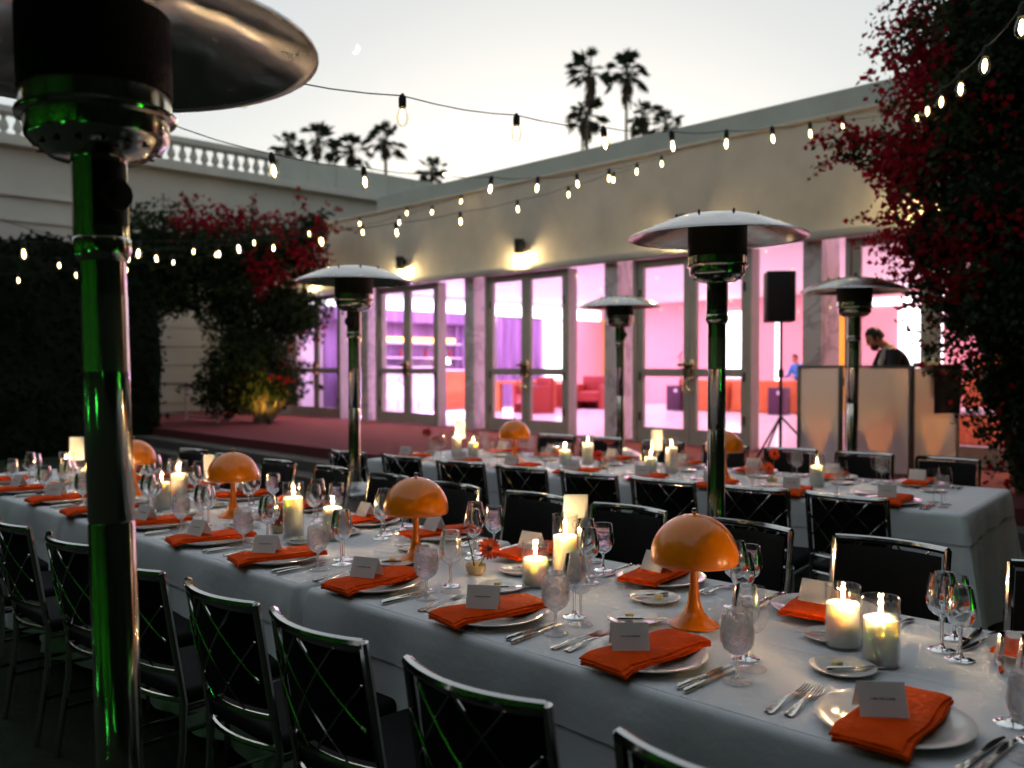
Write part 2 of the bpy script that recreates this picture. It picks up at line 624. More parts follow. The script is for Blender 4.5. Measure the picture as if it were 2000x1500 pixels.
for k in range(-2, 4):
    x0 = k * P0
    x1 = x0 + 1.85
    jm = G().box(x0 - 0.06, x0, 0.0, 0.2, PZ, ZD + 0.02).box(x1, x1 + 0.06, 0.0, 0.2, PZ, ZD + 0.02).box(x0, x1, 0.002, 0.198, ZD + 0.004, ZD + 0.02)
    hp('door_jamb', jm, 'bronze_frame', 0)
    xm = (x0 + x1) / 2
    door_leaf(x0 + 0.01, xm - 0.005, True)
    door_leaf(xm + 0.005, x1 - 0.01, False)
    if k < 3:
        xa, xb = x1 + 0.06, x0 + P0 - 0.06
        xf = x1 + 0.77
        hp('fixed_pane', G().box(xa, xf, 0.08, 0.09, PZ, ZD + 0.02), 'pane_glass', 0)
        hp('fixed_pane', G().box(xf + 0.25, xb, 0.08, 0.09, PZ, ZD + 0.02), 'pane_glass', 0)
        hp('marble_fin', G().box(xf, xf + 0.25, 0.03, 0.5, PZ, ZD + 0.12), 'marble', 0)
# handrails of the sky: interior fittings are things of their own, standing in the hall
XW = XL + 0.4


def hall_thing(name, label, cat, x, y, rz=0.0, group=None, z=PZ + 0.006):
    return thing(name, label, cat, H(x, y, z), HA + rz, group)


bar = hall_thing('back_bar', 'violet lit back bar with bottle shelves seen through the doors', 'bar', XW, 3.6)
link('panel', G().box(0.0, 0.06, -2.6, 2.2, 0.0, 2.5).mesh('panel', 'purple_panel', 0), bar)
for z in (0.95, 1.3, 1.66):
    link('shelf', G().box(0.061, 0.34, -2.0, 1.4, z, z + 0.03).mesh('shelf', 'white_wall', 0), bar)
link('light_strip', G().box(0.061, 0.09, -2.0, 1.4, 1.72, 1.83).mesh('ls', 'uplight_glow', 0), bar)
link('valance', G().box(0.061, 0.5, -2.6, 2.2, 2.2, 2.48).mesh('valance', 'purple_panel', 0), bar)
bot = G().lathe([(0.001, 0), (0.036, 0), (0.036, 0.17), (0.03, 0.2), (0.012, 0.23), (0.012, 0.3), (0.001, 0.3)], 8).mesh('bottle', 'clear_glass')
bot2 = G().lathe([(0.001, 0), (0.04, 0), (0.04, 0.14), (0.03, 0.18), (0.014, 0.2), (0.014, 0.26), (0.001, 0.26)], 8).mesh('bottle2', 'red_leather')
for si, z in enumerate((0.98, 1.33)):
    for j in range(12):
        b = link('bottle', bot2 if (j + si) % 3 == 0 else bot, None, H(XW + 0.2, 3.6 - 1.85 + j * 0.27, PZ + 0.007 + z))
        tag(b, 'bottle on the %s shelf of the violet back bar, %s' % ('lower' if si == 0 else 'upper', nth(j)), 'bottle', 'bottles on the %s bar shelf' % ('lower' if si == 0 else 'upper'))
ct = hall_thing('bar_counter', 'white panelled bar counter in front of the violet back bar', 'bar counter', -5.9, 1.2)
for j in range(4):
    link('front_panel', G().box(0.0, 0.05, j * 0.62, j * 0.62 + 0.6, 0.0, 1.04).mesh('front_panel', 'white_wall', 0), ct)
link('top', G().bbox(-0.55, 0.1, -0.05, 2.55, 1.04, 1.1, 0.01).mesh('top', 'marble', 30), ct)
pl = hall_thing('plinth', 'orange plinth at the end of the white bar counter', 'plinth', -6.35, 4.3)
link('body', G().bbox(-0.4, 0.4, -0.35, 0.35, 0, 0.98, 0.01).mesh('body', 'orange_cloth', 30), pl)
link('top', G().bbox(-0.42, 0.42, -0.37, 0.37, 0.98, 1.02, 0.006).mesh('top', 'white_wall', 30), pl)
tl = thing('table_lamp', 'small glowing lamp on the orange plinth by the bar', 'lamp', H(-6.35, 4.3, PZ + 1.027), HA)
link('shade', G().lathe([(0.13, 0.14), (0.12, 0.24), (0.08, 0.3), (0.001, 0.31)], 16, cap=False).mesh('shade', 'sconce_glow'), tl)
link('foot', G().lathe([(0.001, 0), (0.07, 0), (0.07, 0.015), (0.015, 0.03), (0.012, 0.2), (0.001, 0.2)], 12).mesh('foot', 'brass'), tl)
cur = hall_thing('curtain', 'tall dark violet curtain against the left inner wall', 'curtain', XW + 0.12, 6.5)
P = [[(0.06 * math.sin(i * 0.9), i * 0.045, z) for z in (0.02, 1.2, 2.45)] for i in range(40)]
link('drape', G().grid(P).mesh('drape', 'purple_panel', 60), cur)
link('rod', G().tube([(0.0, -0.1, 2.47), (0.0, 1.9, 2.47)], 0.02, 6).mesh('rod', 'black_metal'), cur)
cur2 = hall_thing('curtain', 'narrow dark violet curtain between the bar and the bright wall', 'curtain', XW + 0.12, 4.95)
P = [[(0.06 * math.sin(i * 0.9), i * 0.03, z) for z in (0.02, 1.2, 2.45)] for i in range(10)]
link('drape', G().grid(P).mesh('drape2', 'purple_panel', 60), cur2)
link('rod', G().tube([(0.0, -0.05, 2.47), (0.0, 0.35, 2.47)], 0.02, 6).mesh('rod2', 'black_metal'), cur2)
hp('cove_wall_glow', G().box(XW + 0.002, XW + 0.05, 0.5, 10.9, 2.92, 3.2), 'led_white', 0)
hp('cove_wall_glow', G().box(1.6, 4.2, 11.06, 11.098, 2.98, 3.15), 'led_white', 0)
hp('cove_wall_glow', G().box(-2.9, -1.7, 11.06, 11.098, 1.2, 3.0), 'led_white', 0)  # brightness of the back wall put in as glowing panels
hp('cove_wall_glow', G().box(2.4, 3.4, 11.06, 11.098, 0.9, 2.9), 'led_white', 0)
hp('cove_wall_glow', G().box(XW + 0.002, XW + 0.03, 8.5, 9.5, 0.9, 2.8), 'led_white', 0)  # glowing sheet standing in for the bright white curtain
hp('accent_panel', G().box(-7.0, -6.2, 11.0, 11.09, PZ, 2.95), 'yellow_panel', 0)
hp('accent_panel', G().box(0.45, 1.1, 11.0, 11.09, PZ, 3.05), 'yellow_panel', 0)
hp('accent_panel', G().box(XW + 0.01, XW + 0.1, 9.75, 11.0, PZ, 2.9), 'pink_wall', 0)


def lounge_table(label, x, y, rz, mat):
    t = hall_thing('lounge_table', label, 'table', x, y, rz, 'tables inside the hall')
    link('top', G().bbox(-0.45, 0.45, -0.45, 0.45, 0.68, 0.74, 0.01).mesh('top', mat, 30), t)
    for sx in (-1, 1):
        for sy in (-1, 1):
            link('leg', G().box(sx * 0.38 - 0.07, sx * 0.38 + 0.07, sy * 0.38 - 0.07, sy * 0.38 + 0.07, 0, 0.68).mesh('leg', mat, 0), t)


def armchair(label, x, y, rz):
    t = hall_thing('armchair', label, 'armchair', x, y, rz, 'red armchairs inside the hall')
    link('seat', G().bbox(-0.3, 0.3, -0.3, 0.3, 0.2, 0.45, 0.03).mesh('seat', 'red_leather', 30), t)
    link('backrest', G().bbox(-0.38, 0.38, -0.42, -0.301, 0.0, 0.85, 0.03).mesh('back', 'red_leather', 30), t)
    for sx in (-1, 1):
        link('armrest', G().bbox(sx * 0.345 - 0.044, sx * 0.345 + 0.044, -0.3, 0.32, 0.0, 0.64, 0.02).mesh('arm', 'red_leather', 30), t)


lounge_table('square orange table behind the third pair of doors', -4.2, 4.9, 0.2, 'orange_cloth')
lounge_table('second orange table farther inside behind the third pair of doors', -4.6, 6.4, -0.1, 'orange_cloth')
armchair('red armchair beside the orange table behind the third doors', -3.5, 4.6, R(160))
armchair('red armchair near the yellow wall panel inside the hall', -3.9, 7.2, R(200))
armchair('red armchair behind the orange tables in the hall', -5.3, 7.4, R(120))


def draped(label, x, y, rz, L):
    t = hall_thing('draped_table', label, 'table', x, y, rz, 'orange draped tables inside the hall')
    Pp = []
    N = 72
    for i in range(N):
        a = 2 * math.pi * i / N
        cx, cyy = math.cos(a), math.sin(a)
        k = (abs(cx) ** 8 + abs(cyy) ** 8) ** (-1 / 8)
        wv = 0.02 * math.sin(i * 1.7)
        Pp.append([(cx * k * L / 2 * f + cx * wv * q, cyy * k * 0.36 * f + cyy * wv * q, z) for f, q, z in ((0.0, 0, 0.755), (0.99, 0, 0.755), (1.0, 0, 0.74), (1.03, 0.6, 0.4), (1.06, 1, 0.02))])
    link('cloth', G().grid(Pp, True).mesh('cloth', 'orange_cloth', 60), t)


draped('long orange draped table behind the loudspeaker inside the hall', 0.35, 8.9, 0.1, 1.9)
draped('shorter orange draped table inside beside the microphone stand', -1.3, 8.6, 0.0, 1.2)
for i, (x, y, lb) in enumerate(((-1.95, 8.2, 'black floor speaker beside the microphone stand inside'), (0.95, 8.1, 'black floor speaker in front of the orange draped table'))):
    t = hall_thing('floor_speaker', lb, 'speaker', x, y, 0.1, 'floor speakers inside the hall')
    link('cabinet', G().bbox(-0.19, 0.19, -0.19, 0.19, 0, 0.62, 0.015).mesh('cabinet', 'dark_plum', 30), t)
    link('badge', G().lathe([(0.02, -0.004), (0.045, -0.004), (0.045, 0.004), (0.02, 0.004)], 16, Matrix.Translation((0.08, -0.195, 0.5)) @ Matrix.Rotation(R(90), 4, 'X')).mesh('badge', 'white_wall'), t)
t = hall_thing('microphone_stand', 'thin black microphone stand inside behind the fourth doors', 'stand', -1.62, 7.9)
link('pole', G().tube([(0, 0, 0.02), (0, 0, 1.45)], 0.014, 6).mesh('pole', 'black_metal'), t)
link('base', G().lathe([(0.001, 0), (0.15, 0), (0.15, 0.02), (0.001, 0.03)], 16).mesh('base', 'black_metal'), t)
link('boom', G().tube([(-0.1, 0, 1.3), (0.25, 0, 1.62)], 0.012, 6).mesh('boom', 'black_metal'), t)
t = hall_thing('light_tube', 'glowing white light tube standing behind the orange draped table', 'light', 0.05, 9.6)
link('tube', G().tube([(0, 0, 0.75), (0, 0, 2.2)], 0.06, 10).mesh('tube', 'led_white'), t)
link('stand', G().lathe([(0.001, 0), (0.2, 0), (0.2, 0.02), (0.03, 0.04), (0.03, 0.75), (0.001, 0.75)], 12).mesh('stand', 'black_metal'), t)
t = hall_thing('mirror_ball', 'mirror ball on a slim pedestal behind the booth', 'mirror ball', 3.0, 6.2)
link('pole', G().tube([(0, 0, 0), (0, 0, 1.6)], 0.02, 8).mesh('pole', 'white_wall'), t)
link('base', G().lathe([(0.001, 0), (0.2, 0), (0.2, 0.03), (0.001, 0.04)], 16).mesh('base', 'white_wall'), t)
link('ball', G().sphere((0, 0, 1.85), 0.26, 20, 14).mesh('ball', 'mirror', 0), t)
t = hall_thing('banquette', 'low orange banquette behind the bougainvillea at the right', 'bench', 8.3, 3.4, 0.05)
link('seat', G().bbox(-1.8, 1.8, -0.5, 0.3, 0.0, 0.42, 0.04).mesh('seat', 'orange_cloth', 30), t)
link('backrest', G().bbox(-1.8, 1.8, 0.301, 0.5, 0.0, 1.05, 0.04).mesh('back', 'orange_cloth', 30), t)
link('cushion', G().bbox(-1.7, 1.7, -0.48, 0.28, 0.421, 0.5, 0.03).mesh('cush', 'white_wall', 30), t)
t = hall_thing('planter', 'long low planter with green leaves behind the banquette', 'planter', 8.3, 4.4, 0.05)
link('box', G().bbox(-1.8, 1.8, -0.18, 0.18, 0.0, 1.25, 0.01).mesh('box', 'orange_cloth', 30), t)
pc = np.c_[nrng.uniform(-1.7, 1.7, 900), nrng.uniform(-0.2, 0.2, 900), 1.25 + nrng.random(900) ** 1.5 * 0.3]
link('foliage', leaf_mesh('pf', pc, 0.1, 'leaf'), t)

# lamps of the hall: ceiling panels with coloured light
VIO, PNK, WRM = (0.66, 0.4, 1.0), (1.0, 0.5, 0.74), (1.0, 0.72, 0.62)
for i, (x, y, sx, sy, en, c) in enumerate(((-4.8, 2.6, 3.6, 3.6, 380, (0.8, 0.48, 1.0)), (-4.8, 7.6, 3.6, 4.5, 310, (0.88, 0.48, 1.0)), (0.2, 3.2, 4.5, 4.0, 190, (0.98, 0.52, 0.95)),
                                          (0.2, 8.4, 4.5, 3.6, 200, PNK), (5.8, 3.2, 5.0, 4.0, 175, (1.0, 0.52, 0.78)), (5.8, 8.4, 5.0, 3.6, 200, PNK), (11.5, 5.5, 4.5, 7.0, 200, (1.0, 0.6, 0.34)))):
    lamp('AREA', 'ceiling_lamp', hall, (x, y, 3.33), en, c, size=(sx, sy))
lamp('AREA', 'wall_washer', hall, (XW + 1.2, 4.0, 0.55), 160, VIO, size=(0.4, 6.0), rot=(0, R(-140), 0))

# wall sconces over each door pair
for k in range(-2, 4):
    x = k * P0 + 0.925
    p = H(x, -0.001, 3.35)
    nm = ['far left', 'second', 'third', 'fourth', 'fifth', 'far right'][k + 2]
    s = thing('wall_sconce', 'black cylinder wall sconce above the %s pair of hall doors%s' % (('leftmost' if k == -2 else nm), '' if k in (-2,) else ' from the left') if k < 3 else 'black cylinder wall sconce above the rightmost hall doors behind bougainvillea', 'wall lamp', p, HA, 'wall sconces over the doors')
    link('body', G().lathe([(0.07, 0.01), (0.082, 0.0), (0.082, 0.235), (0.001, 0.24)], 20, Matrix.Translation((0, -0.125, 0))).mesh('body', 'black_metal'), s)
    link('bracket', G().box(-0.03, 0.03, -0.06, 0.0, 0.08, 0.2).mesh('bracket', 'black_metal', 0), s)
    link('lens', G().lathe([(0.001, 0.012), (0.069, 0.012)], 20, Matrix.Translation((0, -0.125, 0)), cap=False).mesh('lens', 'sconce_glow'), s)
    lamp('SPOT', 'sconce_lamp', s, (0, -0.125, 0.005), 330, (1.0, 0.66, 0.26), 0.03, R(125), 0.8)
    lamp('POINT', 'sconce_spill', s, (0, -0.17, -0.03), 42, (1.0, 0.74, 0.38), 0.05)

# ------------------------------------------------------------------ older building with balustrade at the left
old = thing('balustraded_building', 'tall pale building with a roof balustrade behind the bougainvillea', 'building', HO, HA)
xl = -10.24


def op(name, g, mat, smooth=0):
    return link(name, g.mesh(name, mat, smooth), old)


g = G().box(xl - 6, xl, -30, 40, 3.25, 6.28)
g.box(xl - 6, xl, -30, -4.7, 0, 3.25).box(xl - 6, xl, -3.3, 40, 0, 3.25).box(xl - 6, xl, -4.7, -3.3, 0, 0.75)
op('wall', g, 'stucco_pale')
for j in range(6):
    op('wall_course', G().box(xl, xl + 0.035, -3.1, 9.0, 0.62 + j * 0.46, 0.62 + j * 0.46 + 0.42), 'stucco_pale')
op('cornice', G().box(xl - 0.1, xl + 0.32, -30, 40, 6.28, 6.42).box(xl - 0.1, xl + 0.22, -30, 40, 6.42, 6.5), 'trim_stone')
op('string_course', G().box(xl, xl + 0.12, -30, -1.5, 5.22, 5.36), 'trim_stone')
op('string_course', G().box(xl, xl + 0.07, -30, -1.5, 4.68, 4.76), 'trim_stone')
op('parapet', G().box(xl - 0.3, xl + 0.0, 1.75, 40, 6.5, 7.16).box(xl - 0.3, xl + 0.02, -30, -9, 6.5, 7.16), 'stucco_sky_tint')
op('top_rail', G().box(xl - 0.32, xl + 0.06, -9, 1.75, 7.02, 7.16), 'trim_stone')
op('bottom_rail', G().box(xl - 0.3, xl + 0.05, -9, 1.75, 6.5, 6.56), 'trim_stone')
for j in range(1, 9):
    op('parapet_joint', G().box(xl - 0.005, xl + 0.02, 1.75 + j * 0.9, 1.77 + j * 0.9, 6.5, 7.15), 'trim_stone')
balm = G().lathe([(0.06, 0), (0.06, 0.04), (0.035, 0.07), (0.075, 0.16), (0.07, 0.22), (0.03, 0.36), (0.045, 0.4), (0.055, 0.46)], 10).mesh('baluster', 'trim_stone')
for j in range(37):
    y = -8.8 + j * 0.285
    if abs(y + 3.6) < 0.2:
        continue
    link('baluster', balm, old, (xl - 0.13, y, 6.56), (0, 0, 0), (1.35, 1.35, 1.0))
op('pier', G().box(xl - 0.31, xl + 0.045, -3.75, -3.45, 6.56, 7.02), 'trim_stone')
wi = op('window', G().box(xl - 0.12, xl - 0.08, -4.7, -3.3, 0.75, 3.25), 'shutter_dark')
for j in range(7):
    link('louvre', G().box(xl - 0.07, xl - 0.03, -4.65, -3.35, 0.9 + j * 0.34, 0.95 + j * 0.34).mesh('louvre', 'rail_paint', 0), wi)
link('frame', G().box(xl - 0.02, xl + 0.05, -3.36, -3.28, 0.7, 3.3).box(xl - 0.02, xl + 0.05, -4.75, -4.67, 0.7, 3.3).mesh('wf', 'rail_paint', 0), wi)
lamp('POINT', 'court_lamp', old, (xl + 1.6, 1.0, 2.6), 12, (1.0, 0.62, 0.25), 0.1)

# handrails beside the ramp
for i, (x, y, lb) in enumerate(((-4.93, -3.74, 'low grey handrail with hooked ends nearer the foreground heater pole'), (-4.99, -2.5, 'low grey handrail with hooked ends beside the bougainvillea trunk'))):
    t = thing('handrail', lb, 'handrail', H(x, y, PZ), HA, 'handrails at the platform edge')
    link('post', G().tube([(0, 0, 0), (0, 0, 0.74)], 0.03, 8).mesh('post', 'rail_paint'), t)
    link('post', G().tube([(-1.5, 0.02, 0), (-1.5, 0.02, 0.72)], 0.026, 8).mesh('post2', 'rail_paint'), t)
    link('top_bar', G().tube([(-3.2, 0, 0.74), (0.0, 0, 0.75), (0.13, 0, 0.75), (0.19, 0, 0.7), (0.2, 0, 0.55), (0.17, 0, 0.5)], 0.026, 8).mesh('bar', 'rail_paint'), t)
    link('lower_bar', G().tube([(-3.2, 0, 0.1), (-0.03, 0, 0.1)], 0.02, 8).mesh('bar2', 'rail_paint'), t)

# ------------------------------------------------------------------ planting


def blob_points(blobs, density, size_noise=0.35, shell=0.45):
    C, O = [], []
    for (c, r) in blobs:
        n = max(30, int(density * r * r))
        d = nrng.normal(size=(n, 3))
        d /= np.linalg.norm(d, axis=1)[:, None]
        rad = r * (1 - shell * nrng.random(n) ** 1.6)
        lump = np.array([noise.noise(Vector(q) * 2.6 + Vector(c)) for q in d])
        rad *= 1 + size_noise * lump
        C.append(np.array(c) + d * rad[:, None])
        O.append(d)
    return np.concatenate(C), np.concatenate(O)


def sprays(starts, n, length, drop=0.3):
    out, lines = [], []
    for _ in range(n):
        c, r = rng.choice(starts)
        d = Vector((rng.gauss(0, 1), rng.gauss(0, 1), abs(rng.gauss(0.3, 0.7)))).normalized()
        p = Vector(c) + d * r * 0.9
        L = length * rng.uniform(0.5, 1.2)
        pts = []
        for k in range(9):
            q = p + d * (L * k / 8) + Vector((0, 0, -drop * (k / 8) ** 2 * L))
            pts.append(q)
            for _j in range(3):
                out.append(q + Vector((rng.gauss(0, 1), rng.gauss(0, 1), rng.gauss(0, 1))) * 0.035 * max(1, L * 2))
        lines.append(pts)
    return np.array([tuple(q) for q in out]), lines


def bougainvillea(label, base, blobs, density, leaf, red_bias, trunk_pts, spray_n, spray_len, group):
    t = thing('bougainvillea', label, 'bougainvillea', base, 0, group)
    bl = [(tuple(Vector(c) - Vector(base)), r) for c, r in blobs]
    C, O = blob_points(bl, density)
    sp, lines = sprays([b for b in bl], spray_n, spray_len)
    C = np.concatenate([C, sp])
    O = np.concatenate([O, np.zeros((len(sp), 3))])
    f = np.array([noise.noise(Vector(p) * (1.1 / max(0.4, leaf * 12)) + Vector((3.1, 0.2, 7.7))) + 0.5 * noise.noise(Vector(p) * (3.5 / max(0.4, leaf * 12))) for p in C])
    red = f + red_bias(C) + nrng.normal(0, 0.14, len(C)) > 0.0
    link('foliage', leaf_mesh('foliage', C[~red], leaf, 'leaf', outward=O[~red]), t)
    link('blossom', leaf_mesh('blossom', C[red], leaf * 0.95, 'bract', aspect=0.85, outward=O[red]), t)
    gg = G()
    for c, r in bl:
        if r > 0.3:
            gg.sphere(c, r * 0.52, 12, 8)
    link('dark_core', gg.mesh('inner', 'leaf_dark'), t)  # dark spheres added inside the bush to block light
    gt = G()
    for pts in trunk_pts:
        pts = [Vector(p) for p in pts]
        gt.tube(pts, [0.075 * (1 - 0.65 * i / max(1, len(pts) - 1)) * max(1, leaf * 8) for i in range(len(pts))], 7)
    link('trunk', gt.mesh('trunk', 'bark'), t)
    gs = G()
    for pts in lines:
        gs.tube(pts, 0.004 * max(1, leaf * 10), 3)
    link('twigs', gs.mesh('twigs', 'bark'), t)['kind'] = 'stuff'
    return t


RB = [((-2.23, 8.42, 4.09), 1.0), ((-2.47, 8.45, 3.53), 0.75), ((-2.21, 8.41, 2.87), 0.95), ((-2.9, 8.32, 3.26), 0.4), ((-3.24, 8.14, 3.43), 0.2), ((-3.42, 8.08, 3.5), 0.12),
      ((-2.72, 8.33, 2.61), 0.5), ((-2.07, 8.51, 2.0), 0.85), ((-2.5, 8.5, 2.05), 0.34), ((-2.2, 8.61, 1.3), 0.45), ((-1.85, 8.65, 0.92), 0.6), ((-2.84, 8.26, 4.14), 0.2),
      ((-1.92, 8.73, 4.61), 1.1), ((-2.42, 8.39, 4.52), 0.5), ((-1.3, 8.9, 2.0), 1.1), ((-1.2, 9.0, 3.6), 1.1)]
bx, by = -1.95, 8.75
bougainvillea('towering bougainvillea with dark crimson bracts at the right edge', (bx, by, 0.0), RB, 5200, 0.064,
              lambda C: 0.12 - 0.6 * (C[:, 0] + 0.62) - 0.12 * np.abs(C[:, 2] - 3.2) - 0.1, [[(0, 0, 0.0), (0.1, 0.0, 0.9), (-0.1, -0.1, 2.0), (-0.3, -0.2, 3.2)], [(0.12, 0.1, 0.0), (0.3, 0.1, 1.2), (0.6, 0.1, 2.6)], [(-0.08, 0.02, 0.0), (-0.3, -0.05, 1.0), (-0.55, -0.2, 2.2)]],
              120, 0.4, 'bougainvillea')
LB = [((-15.8, 9.2, 1.5), 0.85), ((-16.15, 8.85, 1.05), 0.6), ((-15.5, 9.75, 1.15), 0.5), ((-15.15, 9.95, 2.5), 0.6), ((-16.9, 7.3, 3.0), 0.9), ((-16.65, 7.71, 3.6), 1.0), ((-16.23, 8.53, 3.63), 1.0), ((-15.69, 9.31, 3.56), 1.0), ((-15.19, 9.92, 3.77), 0.65), ((-14.97, 10.15, 4.22), 0.3), ((-16.43, 7.9, 2.85), 0.5), ((-16.04, 8.95, 2.66), 0.7),
      ((-15.47, 9.63, 2.57), 0.55), ((-15.75, 9.34, 1.75), 0.65), ((-15.96, 9.12, 1.05), 0.42), ((-15.6, 9.6, 1.2), 0.3)]
bougainvillea('arching bougainvillea with magenta bracts at the hall corner', (-15.7, 9.35, PZ), LB, 3600, 0.095,
              lambda C: -0.3 + 0.3 * (C[:, 2] - 3.0) + 0.16 * (C[:, 0] + C[:, 1]), [[(0, 0, 0), (-0.1, -0.05, 0.5), (-0.25, -0.2, 1.2), (-0.4, -0.5, 2.2)], [(0.03, 0.02, 0), (0.1, 0.1, 0.5), (0.05, 0.2, 1.1), (0.1, 0.3, 2.2)],
                                                      [(0.1, 0.1, 0), (0.25, 0.25, 0.4), (0.2, 0.3, 0.9), (0.3, 0.5, 1.6)], [(0.15, 0.1, 0), (0.42, 0.4, 0.5), (0.35, 0.45, 0.9)], [(-0.05, 0, 0), (0.02, 0.05, 0.45), (-0.02, 0.08, 0.9)]],
              130, 0.55, 'bougainvillea')
# warm garden uplight at the foot of that bush
t = thing('garden_uplight', 'small amber garden uplight at the foot of the hall corner bougainvillea', 'garden light', H(-4.1, -1.9, PZ), HA)
link('body', G().lathe([(0.001, 0), (0.05, 0), (0.055, 0.1), (0.05, 0.11)], 12).mesh('body', 'black_metal'), t)
link('lens', G().lathe([(0.001, 0.105), (0.045, 0.105)], 12, cap=False).mesh('lens', 'amber_glow'), t)
lamp('SPOT', 'uplight_lamp', t, (0, 0, 0.13), 110, (1.0, 0.56, 0.1), 0.05, R(120), 0.9, rot=(R(180), R(-32), 0))

# hedges


def hedge(label, p0, p1, h, th, leaf, dens, z0=0.0, leaves=True, mat='leaf_dark'):
    p0, p1 = Vector(p0), Vector(p1)
    d = (p1 - p0)
    L = d.length
    t = thing('hedge', label, 'hedge', (*p0[:2], z0), math.atan2(d.y, d.x), 'hedges round the courtyard')
    nu, nv = int(L / 0.35) + 1, 16
    P = []
    for i in range(nu + 1):
        x = L * i / nu
        row = []
        for j in range(nv + 1):
            s = j / nv * (2 * h + th)
            if s < h:
                q = Vector((x, th / 2, s))
                nn = Vector((0, 1, 0))
            elif s < h + th:
                q = Vector((x, th / 2 - (s - h), h))
                nn = Vector((0, 0, 1))
            else:
                q = Vector((x, -th / 2, h - (s - h - th)))
                nn = Vector((0, -1, 0))
            k = noise.noise(q * 0.9 + p0) * 0.22 + noise.noise(q * 2.6 + p0) * 0.1
            row.append(q + nn * k + Vector((0, 0, k * 0.6 if s > h * 0.8 and s < h * 1.2 + th else 0)))
        P.append(row)
    link('dark_core', G().grid(P).mesh('hedge_core', 'leaf_dark', 0), t)  # solid dark core under the leaves
    if leaves:
        n = int(dens * L * h)
        ii = nrng.integers(0, nu, n)
        jj = nrng.integers(0, nv, n)
        A = np.array([[tuple(q) for q in row] for row in P])
        fu, fv = nrng.random((n, 1)), nrng.random((n, 1))
        C = A[ii, jj] * (1 - fu) * (1 - fv) + A[ii + 1, jj] * fu * (1 - fv) + A[ii, jj + 1] * (1 - fu) * fv + A[ii + 1, jj + 1] * fu * fv
        C += nrng.normal(0, 0.06, C.shape)
        link('foliage', leaf_mesh('hf', C, leaf, mat), t)
    return t


hedge('tall dark clipped hedge along the left edge of the lawn', (-15.9, -6, 0), (-16.6, 7.4, 0), 3.55, 1.4, 0.11, 900)
hedge('unseen hedge screen added behind the camera to block sky light', (-16, -5.2, 0), (7, -5.6, 0), 7.0, 2.0, 0.16, 24)  # added out of view to shade the near side of the tables
hedge('unseen hedge screen added beyond the right edge to block sky light', (3.4, -7, 0), (1.3, 9.5, 0), 7.0, 1.6, 0.16, 24)  # added out of view to cut sky light from the right

# green garden floods behind the camera (their streaks show in the chrome)
for i, (x, y, rx_, ry_) in enumerate(((-7.6, -2.5, 58, 0), (-4.4, -2.5, 58, 0), (-1.0, -2.5, 58, 0), (2.0, -2.6, 58, 0), (0.9, 3.4, 0, 50))):
    t = thing('green_flood_light', 'green flood light at the hedge foot, %s of five, seen only in chrome' % ORD[i].replace('rightmost', 'first'), 'flood light', (x, y, 0), 0, 'green flood lights at the hedge')
    link('housing', G().bbox(-0.12, 0.12, -0.08, 0.08, 0.02, 0.2, 0.015).mesh('housing', 'black_metal', 30), t)
    link('lens', G().box(-0.1, 0.1, -0.06, 0.06, 0.201, 0.206).mesh('lens', 'green_led', 0), t)
    lamp('SPOT', 'flood_lamp', t, (0, 0, 0.26), 1200, (0.1, 1.0, 0.04), 0.05, R(80), 0.7, rot=(R(180 + rx_), R(ry_), 0))

# ------------------------------------------------------------------ palms


def palm_meshes(seed):
    r = random.Random(seed)
    cr = G()
    for k in range(27):
        az = r.uniform(0, 2 * math.pi)
        el = -0.75 + 2.2 * (k + r.random()) / 27
        L = r.uniform(0.75, 1.25)
        d = Vector((math.cos(az) * math.cos(el), math.sin(az) * math.cos(el), math.sin(el)))
        side = d.cross(Vector((0, 0, 1)))
        side = side.normalized() if side.length > 0.1 else Vector((1, 0, 0))
        up = side.cross(d)
        tip = d * L
        cr.tube([(0, 0, 0), d * L * 0.5 + Vector((0, 0, 0.05)), tip], [0.045, 0.03, 0.02], 4)
        nb = 11
        for b in range(nb):
            a = (b / (nb - 1) - 0.5) * 2.1
            bd = d * math.cos(a) + side * math.sin(a)
            bl = r.uniform(0.8, 1.1) * (1.0 - 0.3 * abs(a) / 1.05)
            w2 = (side * math.cos(a) - d * math.sin(a)) * 0.05
            m = tip + bd * bl * 0.5 + up * 0.03
            e = tip + bd * bl + Vector((0, 0, -0.3 * bl * (0.4 + abs(math.cos(el)))))
            cr.add([tip, m + w2, e, m - w2], [(0, 1, 2), (0, 2, 3)])
    sk = G()
    for k in range(60):
        az = r.uniform(0, 2 * math.pi)
        z = -r.uniform(0.1, 1.5)
        rr = 0.34 + 0.16 * (1 + z / 1.5)
        c = Vector((math.cos(az) * rr * 0.5, math.sin(az) * rr * 0.5, z))
        e = Vector((math.cos(az) * rr * 1.25, math.sin(az) * rr * 1.25, z - r.uniform(0.5, 0.9)))
        s2 = Vector((-math.sin(az), math.cos(az), 0)) * 0.12
        sk.add([c - s2, c + s2, e + s2 * 0.5, e - s2 * 0.5], [(0, 1, 2, 3)])
    return cr.mesh('crown', 'palm_green', 0), sk.mesh('skirt', 'palm_dry', 0)


